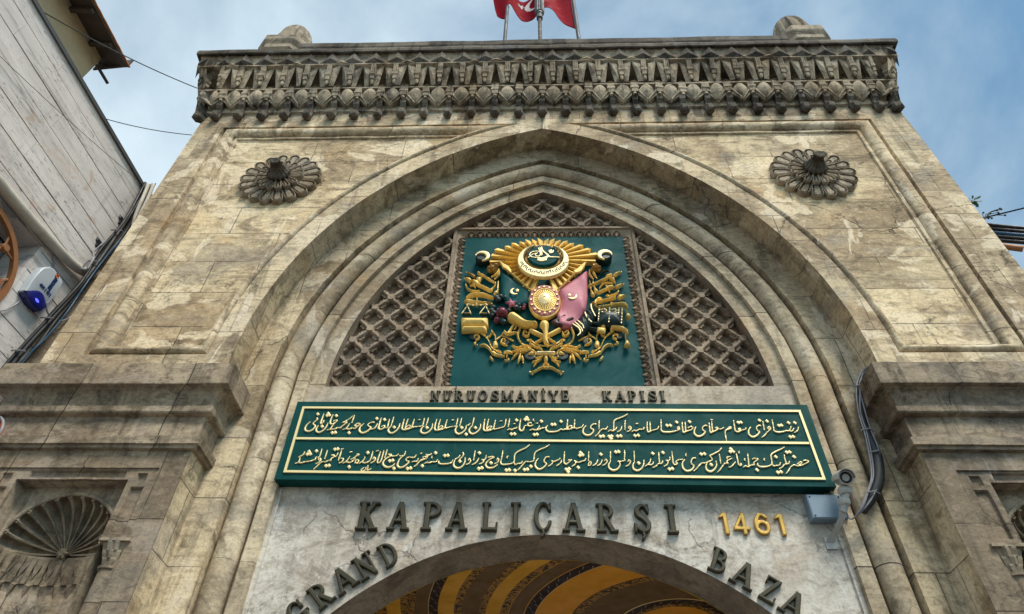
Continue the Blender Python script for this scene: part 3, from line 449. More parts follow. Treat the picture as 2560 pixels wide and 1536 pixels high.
CREST=[
('crescent','gold',0.1,0.06,[],[],[[-19,9188,377]],[[-17,9270,295]],0),
('tughra_disc','green',0.05,0.07,[],[],[[-16,9341,233]],[],0),
('serrated_ring','darkgold',0.03,0.04,[],[],[[-15,9375,293]],[],0),
('tughra','cream',0.12,0.012,[[-91,9269,7,-186,9289,7,-218,9344,7,-178,9405,7,-90,9414,8,-42,9367,10,-90,9300,8,-138,9337,6,-98,9380,6],[-238,9277,6,-170,9350,6,-122,9368,6],[-89,9498,6,-69,9429,10,-58,9355,11],[-65,9510,6,-45,9416,10,-42,9330,11],[-40,9523,6,-25,9429,10,14,9378,10,61,9304,13],[-91,9269,17,-51,9232,36,5,9256,32,37,9292,18],[37,9292,16,108,9285,10,196,9278,7,219,9274,4],[-91,9221,19,-44,9208,21,20,9220,14],[71,9427,8,86,9378,11,119,9390,13,136,9439,6],[88,9446,6,91,9390,7],[104,9452,6,111,9390,7]],[],[],[],0),
('crescent','gold',0.15,0.03,[],[],[[-913,9271,107]],[[-938,9249,80]],0),
('drum_base','dark',0.0,0.15,[],[],[[-917,9306,106]],[],0),
('crescent','gold',0.15,0.03,[],[],[[886,9281,109]],[[913,9248,79]],0),
('drum_base','dark',0.0,0.15,[],[],[[890,9317,108]],[],0),
('green_flag','green',0.02,0.07,[],[[-651,9071,-187,8587,-217,8488,-224,8370,-321,8307,-470,8297,-622,8513]],[],[],0),
('pink_flag','pink',0.02,0.09,[],[[621,9047,393,8829,171,8596,215,8421,195,8241,151,8127,160,7925,224,7904,325,7904,385,7973,431,8024,494,8115,551,8228,592,8483]],[],[],0),
('flag_fold_shade','maroon',0.07,0.05,[],[[68,7994,164,8065,268,8130,278,8100,176,7984,241,7993,302,8054,375,8084,381,8043,313,7973,240,7963,224,7903,110,7924]],[],[],0),  # raised fold; its maroon stands for shade on the pink cloth
('flag_emblem','cream',0.105,0.012,[],[],[[-429,8566,64]],[[-408,8575,53]],0),
('flag_star','cream',0.105,0.012,[],[[-392,8632,-383,8602,-361,8598,-376,8579,-370,8553,-390,8569,-409,8553,-404,8580,-421,8599,-399,8602]],[],[],0),
('flag_emblem','cream',0.12,0.012,[],[],[[378,8446,61]],[[366,8473,57]],0),
('flag_star','cream',0.12,0.012,[],[[337,8505,344,8484,365,8483,349,8467,354,8445,335,8458,316,8445,323,8468,308,8484,329,8484]],[],[],0),
('spear','gold',0.1,0.03,[[-562,9037,13,-466,8931,12,-325,8746,12,-194,8577,12]],[[-679,9235,-597,9156,-516,9084,-475,8977,-514,8966,-562,9025,-610,9055]],[],[],0),
('spear','gold',0.12,0.03,[[177,8570,12,312,8752,12,467,8957,12]],[[615,9174,581,9050,520,8934,473,8911,426,8911,406,8970,445,8981,528,9086]],[],[],0),
('oval_shield','gold',0.06,0.06,[],[],[[-10,8366,220]],[],0),
('axe','gold',0.02,0.07,[[-991,8795,23,-895,8732,22,-783,8652,23],[-1033,8853,20,-992,8818,39,-976,8795,31],[-1139,8796,8,-1109,8706,11,-1036,8643,12,-929,8654,4],[-1074,8762,4,-1021,8773,14,-995,8727,5]],[[-1179,8929,-1076,8905,-1045,8853,-1086,8819],[-991,8922,-908,8915,-938,8818,-970,8841]],[],[],0),
('spearhead','darkgold',0.02,0.05,[],[[-1175,9081,-1086,9038,-1011,8979,-1001,8938,-1032,8938]],[],[],0),
('trumpet','gold',0.03,0.06,[[-964,9015,22,-931,8985,16,-899,8962,20,-874,8944,14,-793,8868,14,-728,8816,11]],[],[],[],0),
('mace','darkgold',0.04,0.12,[],[],[[-782,9076,65],[-714,9028,35],[-721,9123,47]],[],0),
('mace','darkgold',0.04,0.12,[],[],[[768,9072,58],[699,9031,35],[732,9120,43]],[],0),
('ribbon','gold',0.05,0.05,[[-667,9084,8,-695,8978,16,-771,8920,5],[-659,9072,6,-663,8954,14,-723,8879,5]],[],[],[],0),
('ribbon','gold',0.05,0.05,[[654,9058,8,651,8953,14,696,8866,5],[681,9058,8,714,8964,16,748,8889,5]],[],[],[],0),
('tassel','gold',0.03,0.06,[[-709,8827,6,-718,8747,7,-750,8686,11,-768,8641,21],[-669,8849,5,-671,8736,7,-672,8635,11,-697,8591,31]],[],[],[],0),
('tassel','gold',0.03,0.06,[[645,8849,6,649,8724,7,654,8624,11,672,8541,29],[691,8837,6,700,8746,7,707,8679,11,725,8612,29]],[],[],[],0),
('axe','gold',0.02,0.07,[[623,8725,14,754,8802,15,899,8893,17],[902,8927,26,958,8950,26]],[[991,8973,1138,9059,1034,8937],[929,8881,999,8892,1015,8791]],[],[],0),
('axe_blade','dark',0.02,0.05,[[796,8950,8,833,9020,11,890,9060,12,961,9066,5]],[],[],[],0),
('axe','gold',0.02,0.07,[[755,8595,17,826,8639,18,889,8672,20],[890,8689,29,952,8705,29],[778,8706,6,820,8768,9,876,8796,9,968,8801,4],[856,8545,5,931,8539,10,1002,8577,10,1042,8643,5],[873,8756,6,915,8622,8]],[[976,8710,1152,8799,1034,8682]],[],[],0),
('spear','gold',0.02,0.07,[[643,8380,7,787,8421,12,979,8485,15]],[[1012,8522,1142,8532,1036,8452],[682,8417,739,8481,806,8470,727,8422,699,8331,671,8353]],[],[],0),
('pistol','gold',0.04,0.08,[[697,8269,15,797,8284,19,894,8305,22],[906,8363,7,962,8325,22,1074,8335,27,1124,8287,16],[1108,8267,6,1111,8152,7],[1116,8101,36,1117,8096,36]],[],[],[],0),
('pistol','gold',0.03,0.08,[[-1104,8474,15,-1058,8523,23,-983,8550,21,-884,8549,26,-807,8516,20,-730,8480,14]],[],[],[],0),
('war_club','gold',0.04,0.08,[[-1125,8408,11,-1056,8393,35,-958,8385,21,-740,8369,7]],[],[],[],0),
('scales','cream',0.08,0.03,[[-1090,8321,5,-1069,8345,5,-1022,8323,6,-951,8317,10,-873,8322,6,-821,8343,5,-805,8319,5],[-955,8462,7,-949,8291,6],[-1078,8313,5,-1145,8161,5],[-1078,8313,5,-1021,8160,5],[-824,8311,5,-900,8160,5],[-824,8311,5,-769,8159,5],[-1145,8158,4,-1021,8157,4],[-900,8157,4,-768,8156,4]],[],[],[],0),
('scale_pan','dark',0.05,0.05,[],[[-1154,8164,-1017,8163,-1048,8132,-1118,8133]],[],[],0),
('scale_pan','dark',0.05,0.05,[],[[-906,8162,-765,8161,-797,8131,-867,8131]],[],[],0),
('book','gold',0.02,0.13,[],[[-1149,8069,-784,8066,-772,7915,-1137,7917]],[],[],0),
('book','gold',0.02,0.11,[],[[-1132,7923,-793,7921,-786,7832,-1126,7834]],[],[],0),
('rose','purple',0.05,0.1,[],[],[[-598,8168,82]],[],0),
('rose_heart','purple2',0.13,0.05,[],[],[[-587,8152,45]],[],0),
('rosebud','purple',0.04,0.08,[],[],[[-659,8049,44]],[],0),
('lily','pink',0.08,0.05,[],[[-487,8443,-455,8373,-392,8384,-432,8320,-394,8277,-461,8294,-505,8247,-499,8315,-563,8363,-500,8368]],[],[],0),
('berries','purple2',0.08,0.05,[],[],[[-289,8300,25],[-298,8256,25]],[],0),
('leaves','dark',0.03,0.07,[],[],[[-685,8492,45],[-625,8514,45],[-564,8491,42],[-653,8449,41],[-366,8339,45],[-410,8297,45],[-723,8299,45],[-743,8236,45],[-704,8184,44],[-350,8276,37]],[],0),
('leaves','dark',0.03,0.07,[],[],[[-719,8203,44],[-731,8141,37],[-611,8058,51],[-566,8017,44],[-505,8233,44]],[],0),
('cornucopia','gold',0.03,0.14,[[-449,8080,76,-390,8034,67,-302,7963,53,-223,7943,45,-144,7947,36]],[],[],[],0),
('bell_trumpet','gold',0.06,0.1,[[-18,7926,68,-12,7896,52,-5,7837,37,-5,7739,31,-5,7634,31,22,7577,22]],[],[],[],0),
('quiver','gold',0.03,0.06,[[-198,7860,33,-102,7800,31,-31,7756,28],[-142,7641,13,-31,7717,17]],[],[],[],0),
('quiver','gold',0.03,0.06,[[177,7873,33,79,7804,31,7,7756,28],[125,7640,13,13,7727,17]],[],[],[],0),
('anchor','gold',0.04,0.06,[[-427,7976,12,-461,7896,13,-502,7798,19],[-554,7837,13,-516,7788,21,-438,7807,14,-381,7829,6],[-427,7966,6,-397,7926,6,-425,7886,6]],[],[],[],0),
('scroll_leaf','gold',0.015,0.05,[[-930,7715,10,-895,7735,13,-890,7774,13,-921,7798,12,-955,7779,12,-947,7754,7]],[],[],[],1),
('scroll_leaf','gold',0.015,0.05,[[-903,7862,10,-850,7822,12,-789,7763,7,-750,7686,6,-711,7590,7,-652,7533,8,-594,7495,14]],[],[],[],1),
('scroll_leaf','gold',0.015,0.05,[[-867,7610,14,-811,7619,21,-752,7571,20,-722,7515,17]],[],[],[],1),
('scroll_leaf','gold',0.015,0.05,[[-692,7486,32,-642,7449,24,-550,7426,14],[-724,7412,15,-694,7362,18]],[],[],[],1),
('scroll_leaf','gold',0.015,0.05,[[-726,7881,12,-718,7851,16,-676,7792,10,-672,7705,7],[-734,7812,13,-754,7773,11,-779,7783,7]],[],[],[],1),
('scroll_leaf','gold',0.015,0.05,[[-671,7657,36,-665,7609,39],[-672,7705,6,-638,7753,7,-583,7801,10,-570,7851,10],[-582,7792,6,-524,7762,7,-473,7723,11,-430,7704,6]],[],[],[],1),
('scroll_leaf','gold',0.015,0.05,[[-513,7618,8,-563,7637,17,-593,7675,16,-573,7719,14,-537,7709,13,-550,7675,7]],[],[],[],1),
('scroll_leaf','gold',0.015,0.05,[[-538,7495,21,-482,7495,28,-447,7476,14],[-512,7449,10,-511,7407,8]],[],[],[],1),
('scroll_leaf','gold',0.015,0.05,[[-445,7375,6,-404,7439,18,-363,7476,8],[-367,7311,6,-348,7393,22,-335,7467,10],[-299,7320,6,-306,7384,18,-313,7439,8]],[],[],[],1),
('scroll_leaf','gold',0.015,0.05,[[-442,7608,14,-385,7570,13,-294,7607,10,-209,7569,8,-146,7485,7],[-447,7504,11,-349,7527,17,-244,7555,14,-174,7513,10],[-384,7481,10,-293,7499,15,-209,7536,10]],[],[],[],1),
('scroll_leaf','gold',0.015,0.05,[[-153,7420,7,-139,7485,10,-167,7536,8],[-223,7462,18,-188,7475,35]],[],[],[],1),
('scroll_leaf','gold',0.015,0.05,[[-340,7929,17,-361,7869,19,-374,7791,20,-351,7703,13,-294,7636,7,-188,7597,6]],[],[],[],1),
('scroll_leaf','gold',0.015,0.05,[[-224,7849,13,-231,7790,16,-266,7776,17,-303,7820,16,-289,7869,12,-252,7849,10]],[],[],[],1),
('scroll_leaf','gold',0.015,0.05,[[-209,7655,14,-146,7588,15,-68,7559,13,-41,7503,6],[-202,7693,6,-252,7712,6,-216,7722,6,-152,7664,6,-89,7621,6,-8,7611,7]],[],[],[],1),
('scroll_leaf','gold',0.015,0.05,[[-42,7438,8,-91,7392,18,-139,7401,7],[-174,7329,14,-119,7337,18,-70,7374,10],[-161,7265,11,-133,7310,10]],[],[],[],1),
('ribbon_bow','gold',0.015,0.05,[[-10,7238,18,-65,7229,16,-120,7194,14,-175,7159,11,-216,7176,5],[-175,7159,8,-182,7123,4]],[],[],[],1),
('medal','gold',0.02,0.05,[],[],[[-922,7648,31]],[[-911,7653,21]],1),
('medal','gold',0.02,0.05,[],[],[[-508,7366,33]],[[-514,7380,21]],1),
('scroll_roundel','dark',0.0,0.03,[],[],[[-959,7796,69]],[],1),
('scroll_roundel','dark',0.0,0.03,[],[],[[-545,7697,64]],[],1),
('scroll_roundel','dark',0.0,0.03,[],[],[[-209,7451,77]],[],1),
('collar_band','cream',0.03,0.05,[[-111,7467,25,-7,7466,25,98,7466,25]],[],[],[],0),
('knot','gold',0.03,0.07,[[-7,7371,28,-8,7325,21]],[],[[-7,7249,44]],[[-7,7249,30]],0),
('cuirass','dark',0.01,0.12,[],[[557,8227,621,8311,694,8289,690,8082,616,7931,465,7726,400,7703,449,7755,431,7824,353,7913,429,7992,531,8145]],[],[],0),
('gold_braid','cream',0.12,0.015,[[533,8129,7,560,8027,8,613,7947,5],[623,8285,7,628,8191,8,670,8057,5],[360,7918,6,435,7839,8,453,7760,8,414,7703,5],[390,7948,6,464,7848,6,482,7780,5],[428,7978,6,488,7897,6,501,7838,4]],[],[],[],0),
('drum','dark',0.01,0.17,[],[[698,8186,1060,8174,1025,7886,686,7913]],[],[],0),
('drum_band','cream',0.165,0.02,[[726,8171,7,711,8038,6,694,7928,5],[867,8170,9,851,8037,8,834,7907,6],[990,8167,7,971,8036,6],[1033,8163,8,1017,8026,7,998,7886,5],[745,8140,7,790,8150,10,823,8119,7,792,8088,6,757,8099,5],[897,8139,7,934,8149,9,953,8118,7,914,8077,7]],[],[],[],0),
('scabbard','dark',0.02,0.08,[[652,7970,30,751,7949,30,865,7929,30],[568,7891,24,638,7871,27,687,7856,29]],[],[],[],0),
('scabbard_ring','gold',0.06,0.05,[],[[749,7975,804,7965,790,7885,736,7895],[686,7893,801,7875,784,7782,673,7807]],[],[],0),
('sword_hilt','gold',0.03,0.08,[[894,7904,26,996,7887,29,1063,7844,21,1077,7810,20],[890,7964,9,876,7899,17,869,7826,10],[1050,7786,6,1051,7665,8]],[[1013,7566,1041,7656,1067,7656,1098,7566]],[],[],0),
]

# ================================================================== ground
g = MB().box(-60, 60, -60, 60, -.3, 0); o = obj('street_paving', g, 'paving'); tag(o, 'grey stone street paving in front of the gate', 'street', kind='structure')

# ================================================================== the gateway
gate = thing('stone_gateway', 'weathered sandstone bazaar gateway with pointed arch and carved cornice', 'gateway')
ZS, S0, CC = 6.80, 3.75, 1.717; R0 = S0+CC           # arch springing height, half span, arc centre offset, radius
def arch_pt(o_, t, zs=ZS):                            # t 0..1 springing -> apex on the left side
    R = R0-o_; a1 = math.acos(CC/R); a = pi - t*(pi-(pi-a1)) if False else t*math.acos(CC/R)
    a = t*(math.acos(CC/R)); return (CC-R*cos(a), zs+R*sin(a))
def left_path(o_, n=40, z0=0.0, nj=14):
    p = [(-(S0-o_), z0+(ZS-z0)*i/nj) for i in range(nj)]
    return p+[arch_pt(o_, i/n) for i in range(n+1)]
def full_path(o_, n=40, z0=0.0):
    l = left_path(o_, n, z0); return l+[(-x, z) for x, z in l[-2::-1]]
def sweep(profile, z0=0.0, n=44):
    rows = []
    for o_, y in profile: rows.append([(x, y, z) for x, z in full_path(o_, n, z0)])
    return MB().grid(rows)

HW = 6.03; HWR = 6.15
# --- tower mass: sides, top and back
mb = MB()
mb.box(-HW, -S0-.25, .62, 5.2, 0, 14.0).box(S0+.25, HWR, .62, 5.2, 0, 13.0).box(-HW, HW, 1.2, 5.2, 7.4, 14.0)
mb.add([(-HW, 0, 0), (-HW, .62, 0), (-HW, .62, 13.9), (-HW, 0, 13.9)], [(0, 1, 2, 3)])
mb.add([(HWR, 0, 0), (HWR, .62, 0), (HWR, .62, 13.0), (HWR, 0, 13.0)], [(0, 1, 2, 3)])
obj('tower_wall', mb, 'wall', gate)

# --- front wall with the two recessed spandrels
TOPZ, SIDE, BOTZ, OFFA = 12.165, 5.56, 6.91, -.30
def spandrel_loop(d, dy=0, N=26):
    """outline of the left spandrel inset by d (thinner inset along bottom and arch), as N points per edge"""
    top, side, bot, oa = TOPZ-d, -SIDE+d, BOTZ+.5*d, OFFA-.42*d
    R = R0-oa
    ab = math.asin((bot-ZS)/R); at = math.asin((top-ZS)/R)
    at = min(at, math.acos(CC/R))
    pb = (CC-R*cos(ab), bot); pt = (CC-R*cos(at), top)
    out = []
    for i in range(N): t = i/N; out.append((pb[0]+(side-pb[0])*t, bot))
    for i in range(N): t = i/N; out.append((side, bot+(top-bot)*t))
    for i in range(N): t = i/N; out.append((side+(pt[0]-side)*t, top))
    for i in range(N*2): t = i/(N*2); a = at+(ab-at)*t; out.append((CC-R*cos(a), ZS+R*sin(a)))
    return out
L0 = spandrel_loop(0)
for sgn in (-1, 1):
    hw_ = HW if sgn < 0 else HWR
    outer = [(-hw_, 6.55), (-hw_, 12.9), (0, 12.9)]+[(x, z) for x, z in [arch_pt(0, 1-i/44) for i in range(45)]]+[(-S0, 6.55)]
    f = (lambda p: p) if sgn < 0 else (lambda p: (-p[0], p[1]))
    mb = MB().poly([[f(p) for p in outer], [f(p) for p in L0]], 0.0)
    obj('front_wall', mb, 'wall', gate)
    prof = [(0, 0), (.004, .055), (.035, .055)]
    for i in range(9): a = pi*i/8; prof.append((.145-.11*cos(a), .055-.085*sin(a)))
    prof += [(.262, .055), (.27, .045), (.325, .04), (.335, .07)]
    rows = [[(f((x, z))[0], y, z) for x, z in spandrel_loop(d)] for d, y in prof]
    mb = MB().grid(rows, closed_u=True).weather(.010, 2.2)
    obj('roll_frame', mb, 'wall', gate, smooth=50)
    lp = spandrel_loop(.335); mb = MB().poly([[f(p) for p in lp]], .07)
    obj('spandrel_panel', mb, 'panel', gate)

# --- arch orders
obj('arch_soffit', sweep([(0, 0), (0.0, .13), (0, .26), (0, .39)], 0).weather(.008, 2.5), 'arch', gate, smooth=40)
obj('arch_band', sweep([(0.0, .39), (.16, .39), (.33, .39), (.335, .5), (.335, .64), (.66, .64)], 0).weather(.006, 2.5), 'arch', gate, smooth=30)
pr = []
for i in range(13): a = -.15*pi+1.3*pi*i/12; pr.append((.487-.128*cos(a), .52-.128*sin(a)))
obj('roll_moulding', sweep(pr, 0).weather(.007, 2.0), 'roll', gate, smooth=60)
obj('inner_band', sweep([(.645, .64), (.645, .50), (.66, .485), (.80, .485), (.805, .545)], 0).weather(.006, 2.3), 'roll', gate, smooth=30)

# --- tympanum wall (around the lattice), lintel slab and door arch
def door_half(n=26):
    pts = [(3.13*sin(t), 1.81+3.13*cos(t)) for t in np.linspace(0, math.asin(.703), n)]
    a0 = math.asin(.703); c = (2.12*.703, 1.81+2.12*.711)
    pts += [(c[0]+1.01*sin(t), c[1]+1.01*cos(t)) for t in np.linspace(a0, pi/2, 12)[1:]]
    return pts+[(2.5, 0.0)]
DH = door_half(); DOOR = [(-x, z) for x, z in DH[::-1]]+DH[1:]
TO = 1.0; SILL = 6.86
def tymp_loop(o_, zb):
    R = R0-o_; pts = [(CC-R*cos(t), ZS+R*sin(t)) for t in np.linspace(math.asin((zb-ZS)/R), math.acos(CC/R), 40)]
    return pts+[(-x, z) for x, z in pts[-2::-1]]
outer = [(x, z) for x, z in full_path(.80, 40, 6.5) if z >= 6.5]
obj('arch_reveal', MB().poly([tymp_loop(.80, 6.84)+[(2.95, 6.6), (-2.95, 6.6)], tymp_loop(TO, SILL)], .555), 'roll', gate)
tl = tymp_loop(TO, SILL)
mb = MB().grid([[(x, y, z) for x, z in tl] for y in (.555, .80)]); obj('tympanum_reveal', mb, 'lattice', gate, smooth=40)
obj('window_sill', MB().box(-2.955, 2.955, .551, .80, 6.42, 6.858).weather(.004, 3), 'sill', gate)
lint = [(-2.955, 0), (-2.955, 5.56), (2.955, 5.56), (2.955, 0)]+DOOR[::-1][:-1]
lint = [(-2.955, 0.0), (-2.955, 5.56), (2.955, 5.56), (2.955, 0.0)]+[(x, z) for x, z in DOOR[::-1]]
obj('lintel_slab', MB().poly([lint], .57).box(-2.955, 2.955, .575, .7, 5.5, 6.5), 'marble', gate)
ds = []
for y in np.linspace(.57, 1.14, 7): ds.append([(x, y, z) for x, z in DOOR])
def dens(loop, m):
    out = []
    for a, b in zip(loop[:-1], loop[1:]):
        k = max(1, int(math.dist(a, b)/m))
        out += [(a[0]+(b[0]-a[0])*i/k, a[1]+(b[1]-a[1])*i/k) for i in range(k)]
    return out+[loop[-1]]
DD = dens(DOOR, .06)
ds = [[(x, y, z) for x, z in DD] for y in np.linspace(.57, 1.14, 9)]
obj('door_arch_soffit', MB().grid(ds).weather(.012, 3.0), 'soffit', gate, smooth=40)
# marble edge strips beside the slab
for sx in (-1, 1): obj('edge_strip', MB().box(min(sx*2.90, sx*2.965), max(sx*2.90, sx*2.965), .545, .58, 0, 5.44).weather(.004, 3), 'marble', gate)

# --- stone lattice in the tympanum, left / right / over the panel
NX, NZ = .199, .204
def lat_nodes():
    for i in range(-16, 17):
        for j in range(-8, 16):
            if (i+j) % 2 == 0: yield i*NX, 7.944+j*NZ, i, j
def inside_t(x, z, m=0.):
    R = R0-TO-m; return z > SILL-.01+m and (abs(x)+CC)**2+(z-ZS)**2 < R*R
FRX, FRZ = 1.40, 10.085
def lattice(region, nm):
    xs0, xs1, zs0, zs1 = region
    sh = Shape(); sh.polygon([p for p in tl]); sh.bb = list(region[i] for i in (0, 2, 1, 3))
    res = .0105
    xs = np.arange(xs0, xs1+res, res); zs = np.arange(zs0, zs1+res, res); X, Z = np.meshgrid(xs, zs)
    # signed field of bars: holes are cusped diamonds
    U = (X/NX); V = ((Z-7.944)/NZ)
    a = (U+V)/2; b = (U-V)/2                      # lattice coordinates, bars at integer a or b
    fa = np.abs(a-np.round(a)); fb = np.abs(b-np.round(b))
    step = NX*sqrt(2)
    da = fa*step; db = fb*step
    bar = np.minimum(da, db)-.031
    u = a-np.floor(a)-.5; v = b-np.floor(b)-.5     # hole local coords
    cus = np.full(X.shape, 9.)
    for cu, cv in ((.37, .17), (.37, .02), (-.37, -.17), (-.37, -.02), (.17, .37), (.02, .37), (-.17, -.37), (-.02, -.37)):
        cus = np.minimum(cus, np.hypot(u-cu, v-cv)*step-.026)
    boss = np.hypot((U-np.round((U+V)/2)-np.round((U-V)/2))*NX, (V-np.round((U+V)/2)+np.round((U-V)/2))*NZ)-.056
    Fd = np.minimum(np.minimum(bar, cus), boss)
    Rr = R0-TO; edge = np.hypot(np.abs(X)+CC, Z-ZS)-Rr; edge = np.maximum(edge, SILL-Z)
    edge = np.maximum(edge, np.maximum(np.maximum(xs0+.0-X, X-xs1), np.maximum(zs0-Z, Z-zs1)))
    Fd = np.maximum(Fd, edge)
    class S2:
        def field(s, r): return xs, zs, Fd
    def pf(d, X_, Z_):
        h = .080+.022*np.clip((-bar-.006)/.010, 0, 1)
        h = np.where(cus < bar, .064, h); h = np.where(boss < .0, .112, h)
        return np.where((d <= 0) & (h > .06), .072, h)
    mb = relief(S2(), .755, .1, res, prof=pf)
    return obj(nm, mb, 'lattice', gate)
lattice((-2.86, -FRX, SILL, 10.6), 'window_lattice')
lattice((FRX, 2.86, SILL, 10.6), 'window_lattice')
lattice((-1.5, 1.5, FRZ, 11.0), 'window_lattice')
mb = MB().poly([tymp_loop(TO-.01, SILL-.01)], .765)
obj('lattice_backing', mb, 'lattice', gate)
fl0 = None      # little carved flowers in the lattice holes
for x, z, i, j in lat_nodes():
    xx = x+NX
    if inside_t(xx, z, .12) and not (abs(xx) < FRX+.05 and z < FRZ+.05):
        if fl0 is None: fl0 = obj('carved_flower', MB().lathe([(.0, .012), (.020, .010), (.032, .004), (.034, 0)], (0, 0, 0), 8, '-y', lambda a, h: 1+.3*cos(4*a)), 'lattice', gate, loc=(xx, .765, z))
        else: copy_to(fl0, gate, (xx, .765, z))

# --- carved frame round the coat of arms
mb = MB()
def ring(loop_o, loop_i, y0, y1): mb.grid([[(x, y0, z) for x, z in loop_o], [(x, y1, z) for x, z in loop_i]])
def U_(d, top): return [(-FRX+d, SILL), (-FRX+d, top-d), (FRX-d, top-d), (FRX-d, SILL)]
for (d0, y0), (d1, y1) in zip([(0, .755), (0, .622), (.045, .615), (.052, .650), (.075, .655), (.165, .700)], [(0, .622), (.045, .615), (.052, .650), (.075, .655), (.165, .700), (.19, .70)]):
    ring(U_(d0, FRZ), U_(d1, FRZ), y0, y1)
obj('panel_frame', mb, 'lattice', gate)
leafm = MB(); sh = Shape(); w = .072
for q in (0, .55, -.55): sh.stroke(smooth_stroke([0, 0, .012, .03*q, .045, .013, .06*q, .085, .005]))
sh.stroke(smooth_stroke([-w*.95, .005, .005, -w*.8, .07, .010, 0, .108, .009, w*.8, .07, .010, w*.95, .005, .005], 5))
relief(sh, .012, .034, .006, .010, mb=leafm)
palm = None
def put_palm(x, y, z, ang):
    global palm
    if palm is None: palm = obj('palmette', leafm, 'lattice', gate); o = palm
    else: o = copy_to(palm, gate)
    o.location = (x, y, z); o.rotation_euler = (radians(20), ang, 0) if abs(ang) < .1 else (0, ang, radians(20)*(-1 if ang > 0 else 1))
nt_ = 17
for i in range(nt_): put_palm(-FRX+.20+(2*FRX-.4)*(i+.5)/nt_, .69, FRZ-.185, 0)
for i in range(20):
    z = SILL+.05+(FRZ-.25-SILL)*(i+.5)/20
    put_palm(-FRX+.185, .69, z, -pi/2); put_palm(FRX-.185, .69, z, pi/2)

# --- rosettes
def rosette(x, lab):
    e = thing('rosette', None, None, (x, .07, 10.6)); e.parent = gate
    if lab: e['label'] = lab
    return e
def petal_mb(r0, r1, wid, h, y0):
    sh = Shape(); sh.stroke([[r0, 0, wid*.34], [r1-wid*.5, 0, wid*.5]])
    def pf(d, X, Z):
        k = np.where(d < .004, h*.8, np.where(d < .019, h, np.where(d < .042, h-.042, h-.010)))
        return k
    return relief(sh, y0, h, .0075, prof=pf)
ro = [rosette(-4.15, 'darker sooty rosette'), rosette(4.15, None)]
pm = obj('petal', petal_mb(.22, .645, .180, .085, 0), 'rosette', ro[0], smooth=35)
pi_ = obj('inner_petal', petal_mb(.12, .385, .114, .070, -.070), 'rosette', ro[0], smooth=35)
for e, mn in ((ro[0], 'rosette'), (ro[1], 'rosette')):
    for k in range(18):
        if e is ro[0] and k == 0: continue
        c = copy_to(pm, e); c.rotation_euler = (0, 2*pi*k/18, 0)
    for k in range(16):
        if e is ro[0] and k == 0: continue
        c = copy_to(pi_, e); c.rotation_euler = (0, 2*pi*(k+.5)/16, 0)
bs = MB().lathe([(.02, .10), (.15, .11), (.175, .145), (.168, .19), (.140, .205), (.108, .25), (.080, .30), (.070, .365), (.082, .39), (.060, .40), (.0, .375)], (0, 0, 0), 64, '-y', lambda a, h: 1+.075*cos(16*a))
b0 = obj('boss', bs, 'crust', ro[0], smooth=50); copy_to(b0, ro[1])

# --- muqarnas cornice
PIT = .4125
def rect_sweep(prof, hw=HW, depth=3.6, seg=.16):
    """profile (projection, z) swept round three sides of the tower with mitred corners"""
    rows = []
    for p, z in prof:
        row = []
        n1 = int(depth/seg); n2 = int(2*hw/seg)
        for i in range(n1): row.append((-hw-p, depth-(depth+p)*i/n1, z))
        for i in range(n2): row.append((-hw-p+(2*hw+2*p)*i/n2, -p, z))
        for i in range(n1+1): row.append((hw+p, -p+(depth+p)*i/n1, z))
        rows.append(row)
    return MB().grid(rows)
obj('cornice_core', rect_sweep([(0, 12.30), (0, 12.58), (.045, 12.60), (.05, 12.67), (.05, 12.70), (.055, 13.02), (.16, 13.08), (.225, 13.095), (.228, 13.13), (.05, 13.15), (.08, 13.56), (.34, 13.66), (.405, 13.68), (.408, 13.71), (.375, 13.73), (.42, 13.99), (.44, 14.02)]).weather(.006, 3), 'cornice', gate)
obj('cornice_slab', rect_sweep([(.44, 14.02), (.49, 14.005), (.505, 14.02), (.51, 14.09), (.50, 14.165), (.40, 14.19), (-3.0, 14.22)]).weather(.012, 1.6), 'crust', gate)
# bracket: finger, peg and hanging pendant
br = MB()
def wedge(x0, x1, pts):      # pts (p,z) polygon extruded in x
    n = len(pts); br.add([(x0, -p, z) for p, z in pts]+[(x1, -p, z) for p, z in pts], [(i, (i+1) % n, n+(i+1) % n, n+i) for i in range(n)]+[tuple(range(n)), tuple(range(n, 2*n))])
wedge(-.062, .062, [(.10, 13.09), (.245, 13.10), (.215, 12.97), (.16, 12.93), (.09, 12.95)])
wedge(-.072, .072, [(.10, 12.985), (.235, 12.99), (.235, 12.955), (.21, 12.925), (.10, 12.92)])
wedge(-.052, .052, [(.08, 12.93), (.222, 12.935), (.205, 12.86), (.08, 12.86)])
br.tube([(0, -.165, 12.88), (0, -.165, 12.80)], [.036, .034], 8)
for sx in (-1, 1):           # chevron ribs running down to the tip of the shells
    br.hexa([(sx*.06, -.10, 12.87), (sx*.06, -.20, 12.87), (sx*PIT/2, -.135, 12.685), (sx*PIT/2, -.06, 12.685), (sx*.06, -.10, 12.945), (sx*.06, -.215, 12.945), (sx*PIT/2, -.135, 12.725), (sx*PIT/2, -.06, 12.725)])
    br.hexa([(sx*.05, -.05, 12.80), (sx*.05, -.165, 12.80), (sx*PIT/2, -.10, 12.66), (sx*PIT/2, -.03, 12.66), (sx*.05, -.05, 12.865), (sx*.05, -.175, 12.865), (sx*PIT/2, -.115, 12.69), (sx*PIT/2, -.03, 12.69)])
# small upper facets of the top tier, centred over the bracket
br.add([(-.15, -.395, 13.70), (.15, -.395, 13.70), (0, -.42, 13.765), (0, -.43, 13.715)], [(0, 3, 2), (3, 1, 2), (0, 1, 3)])
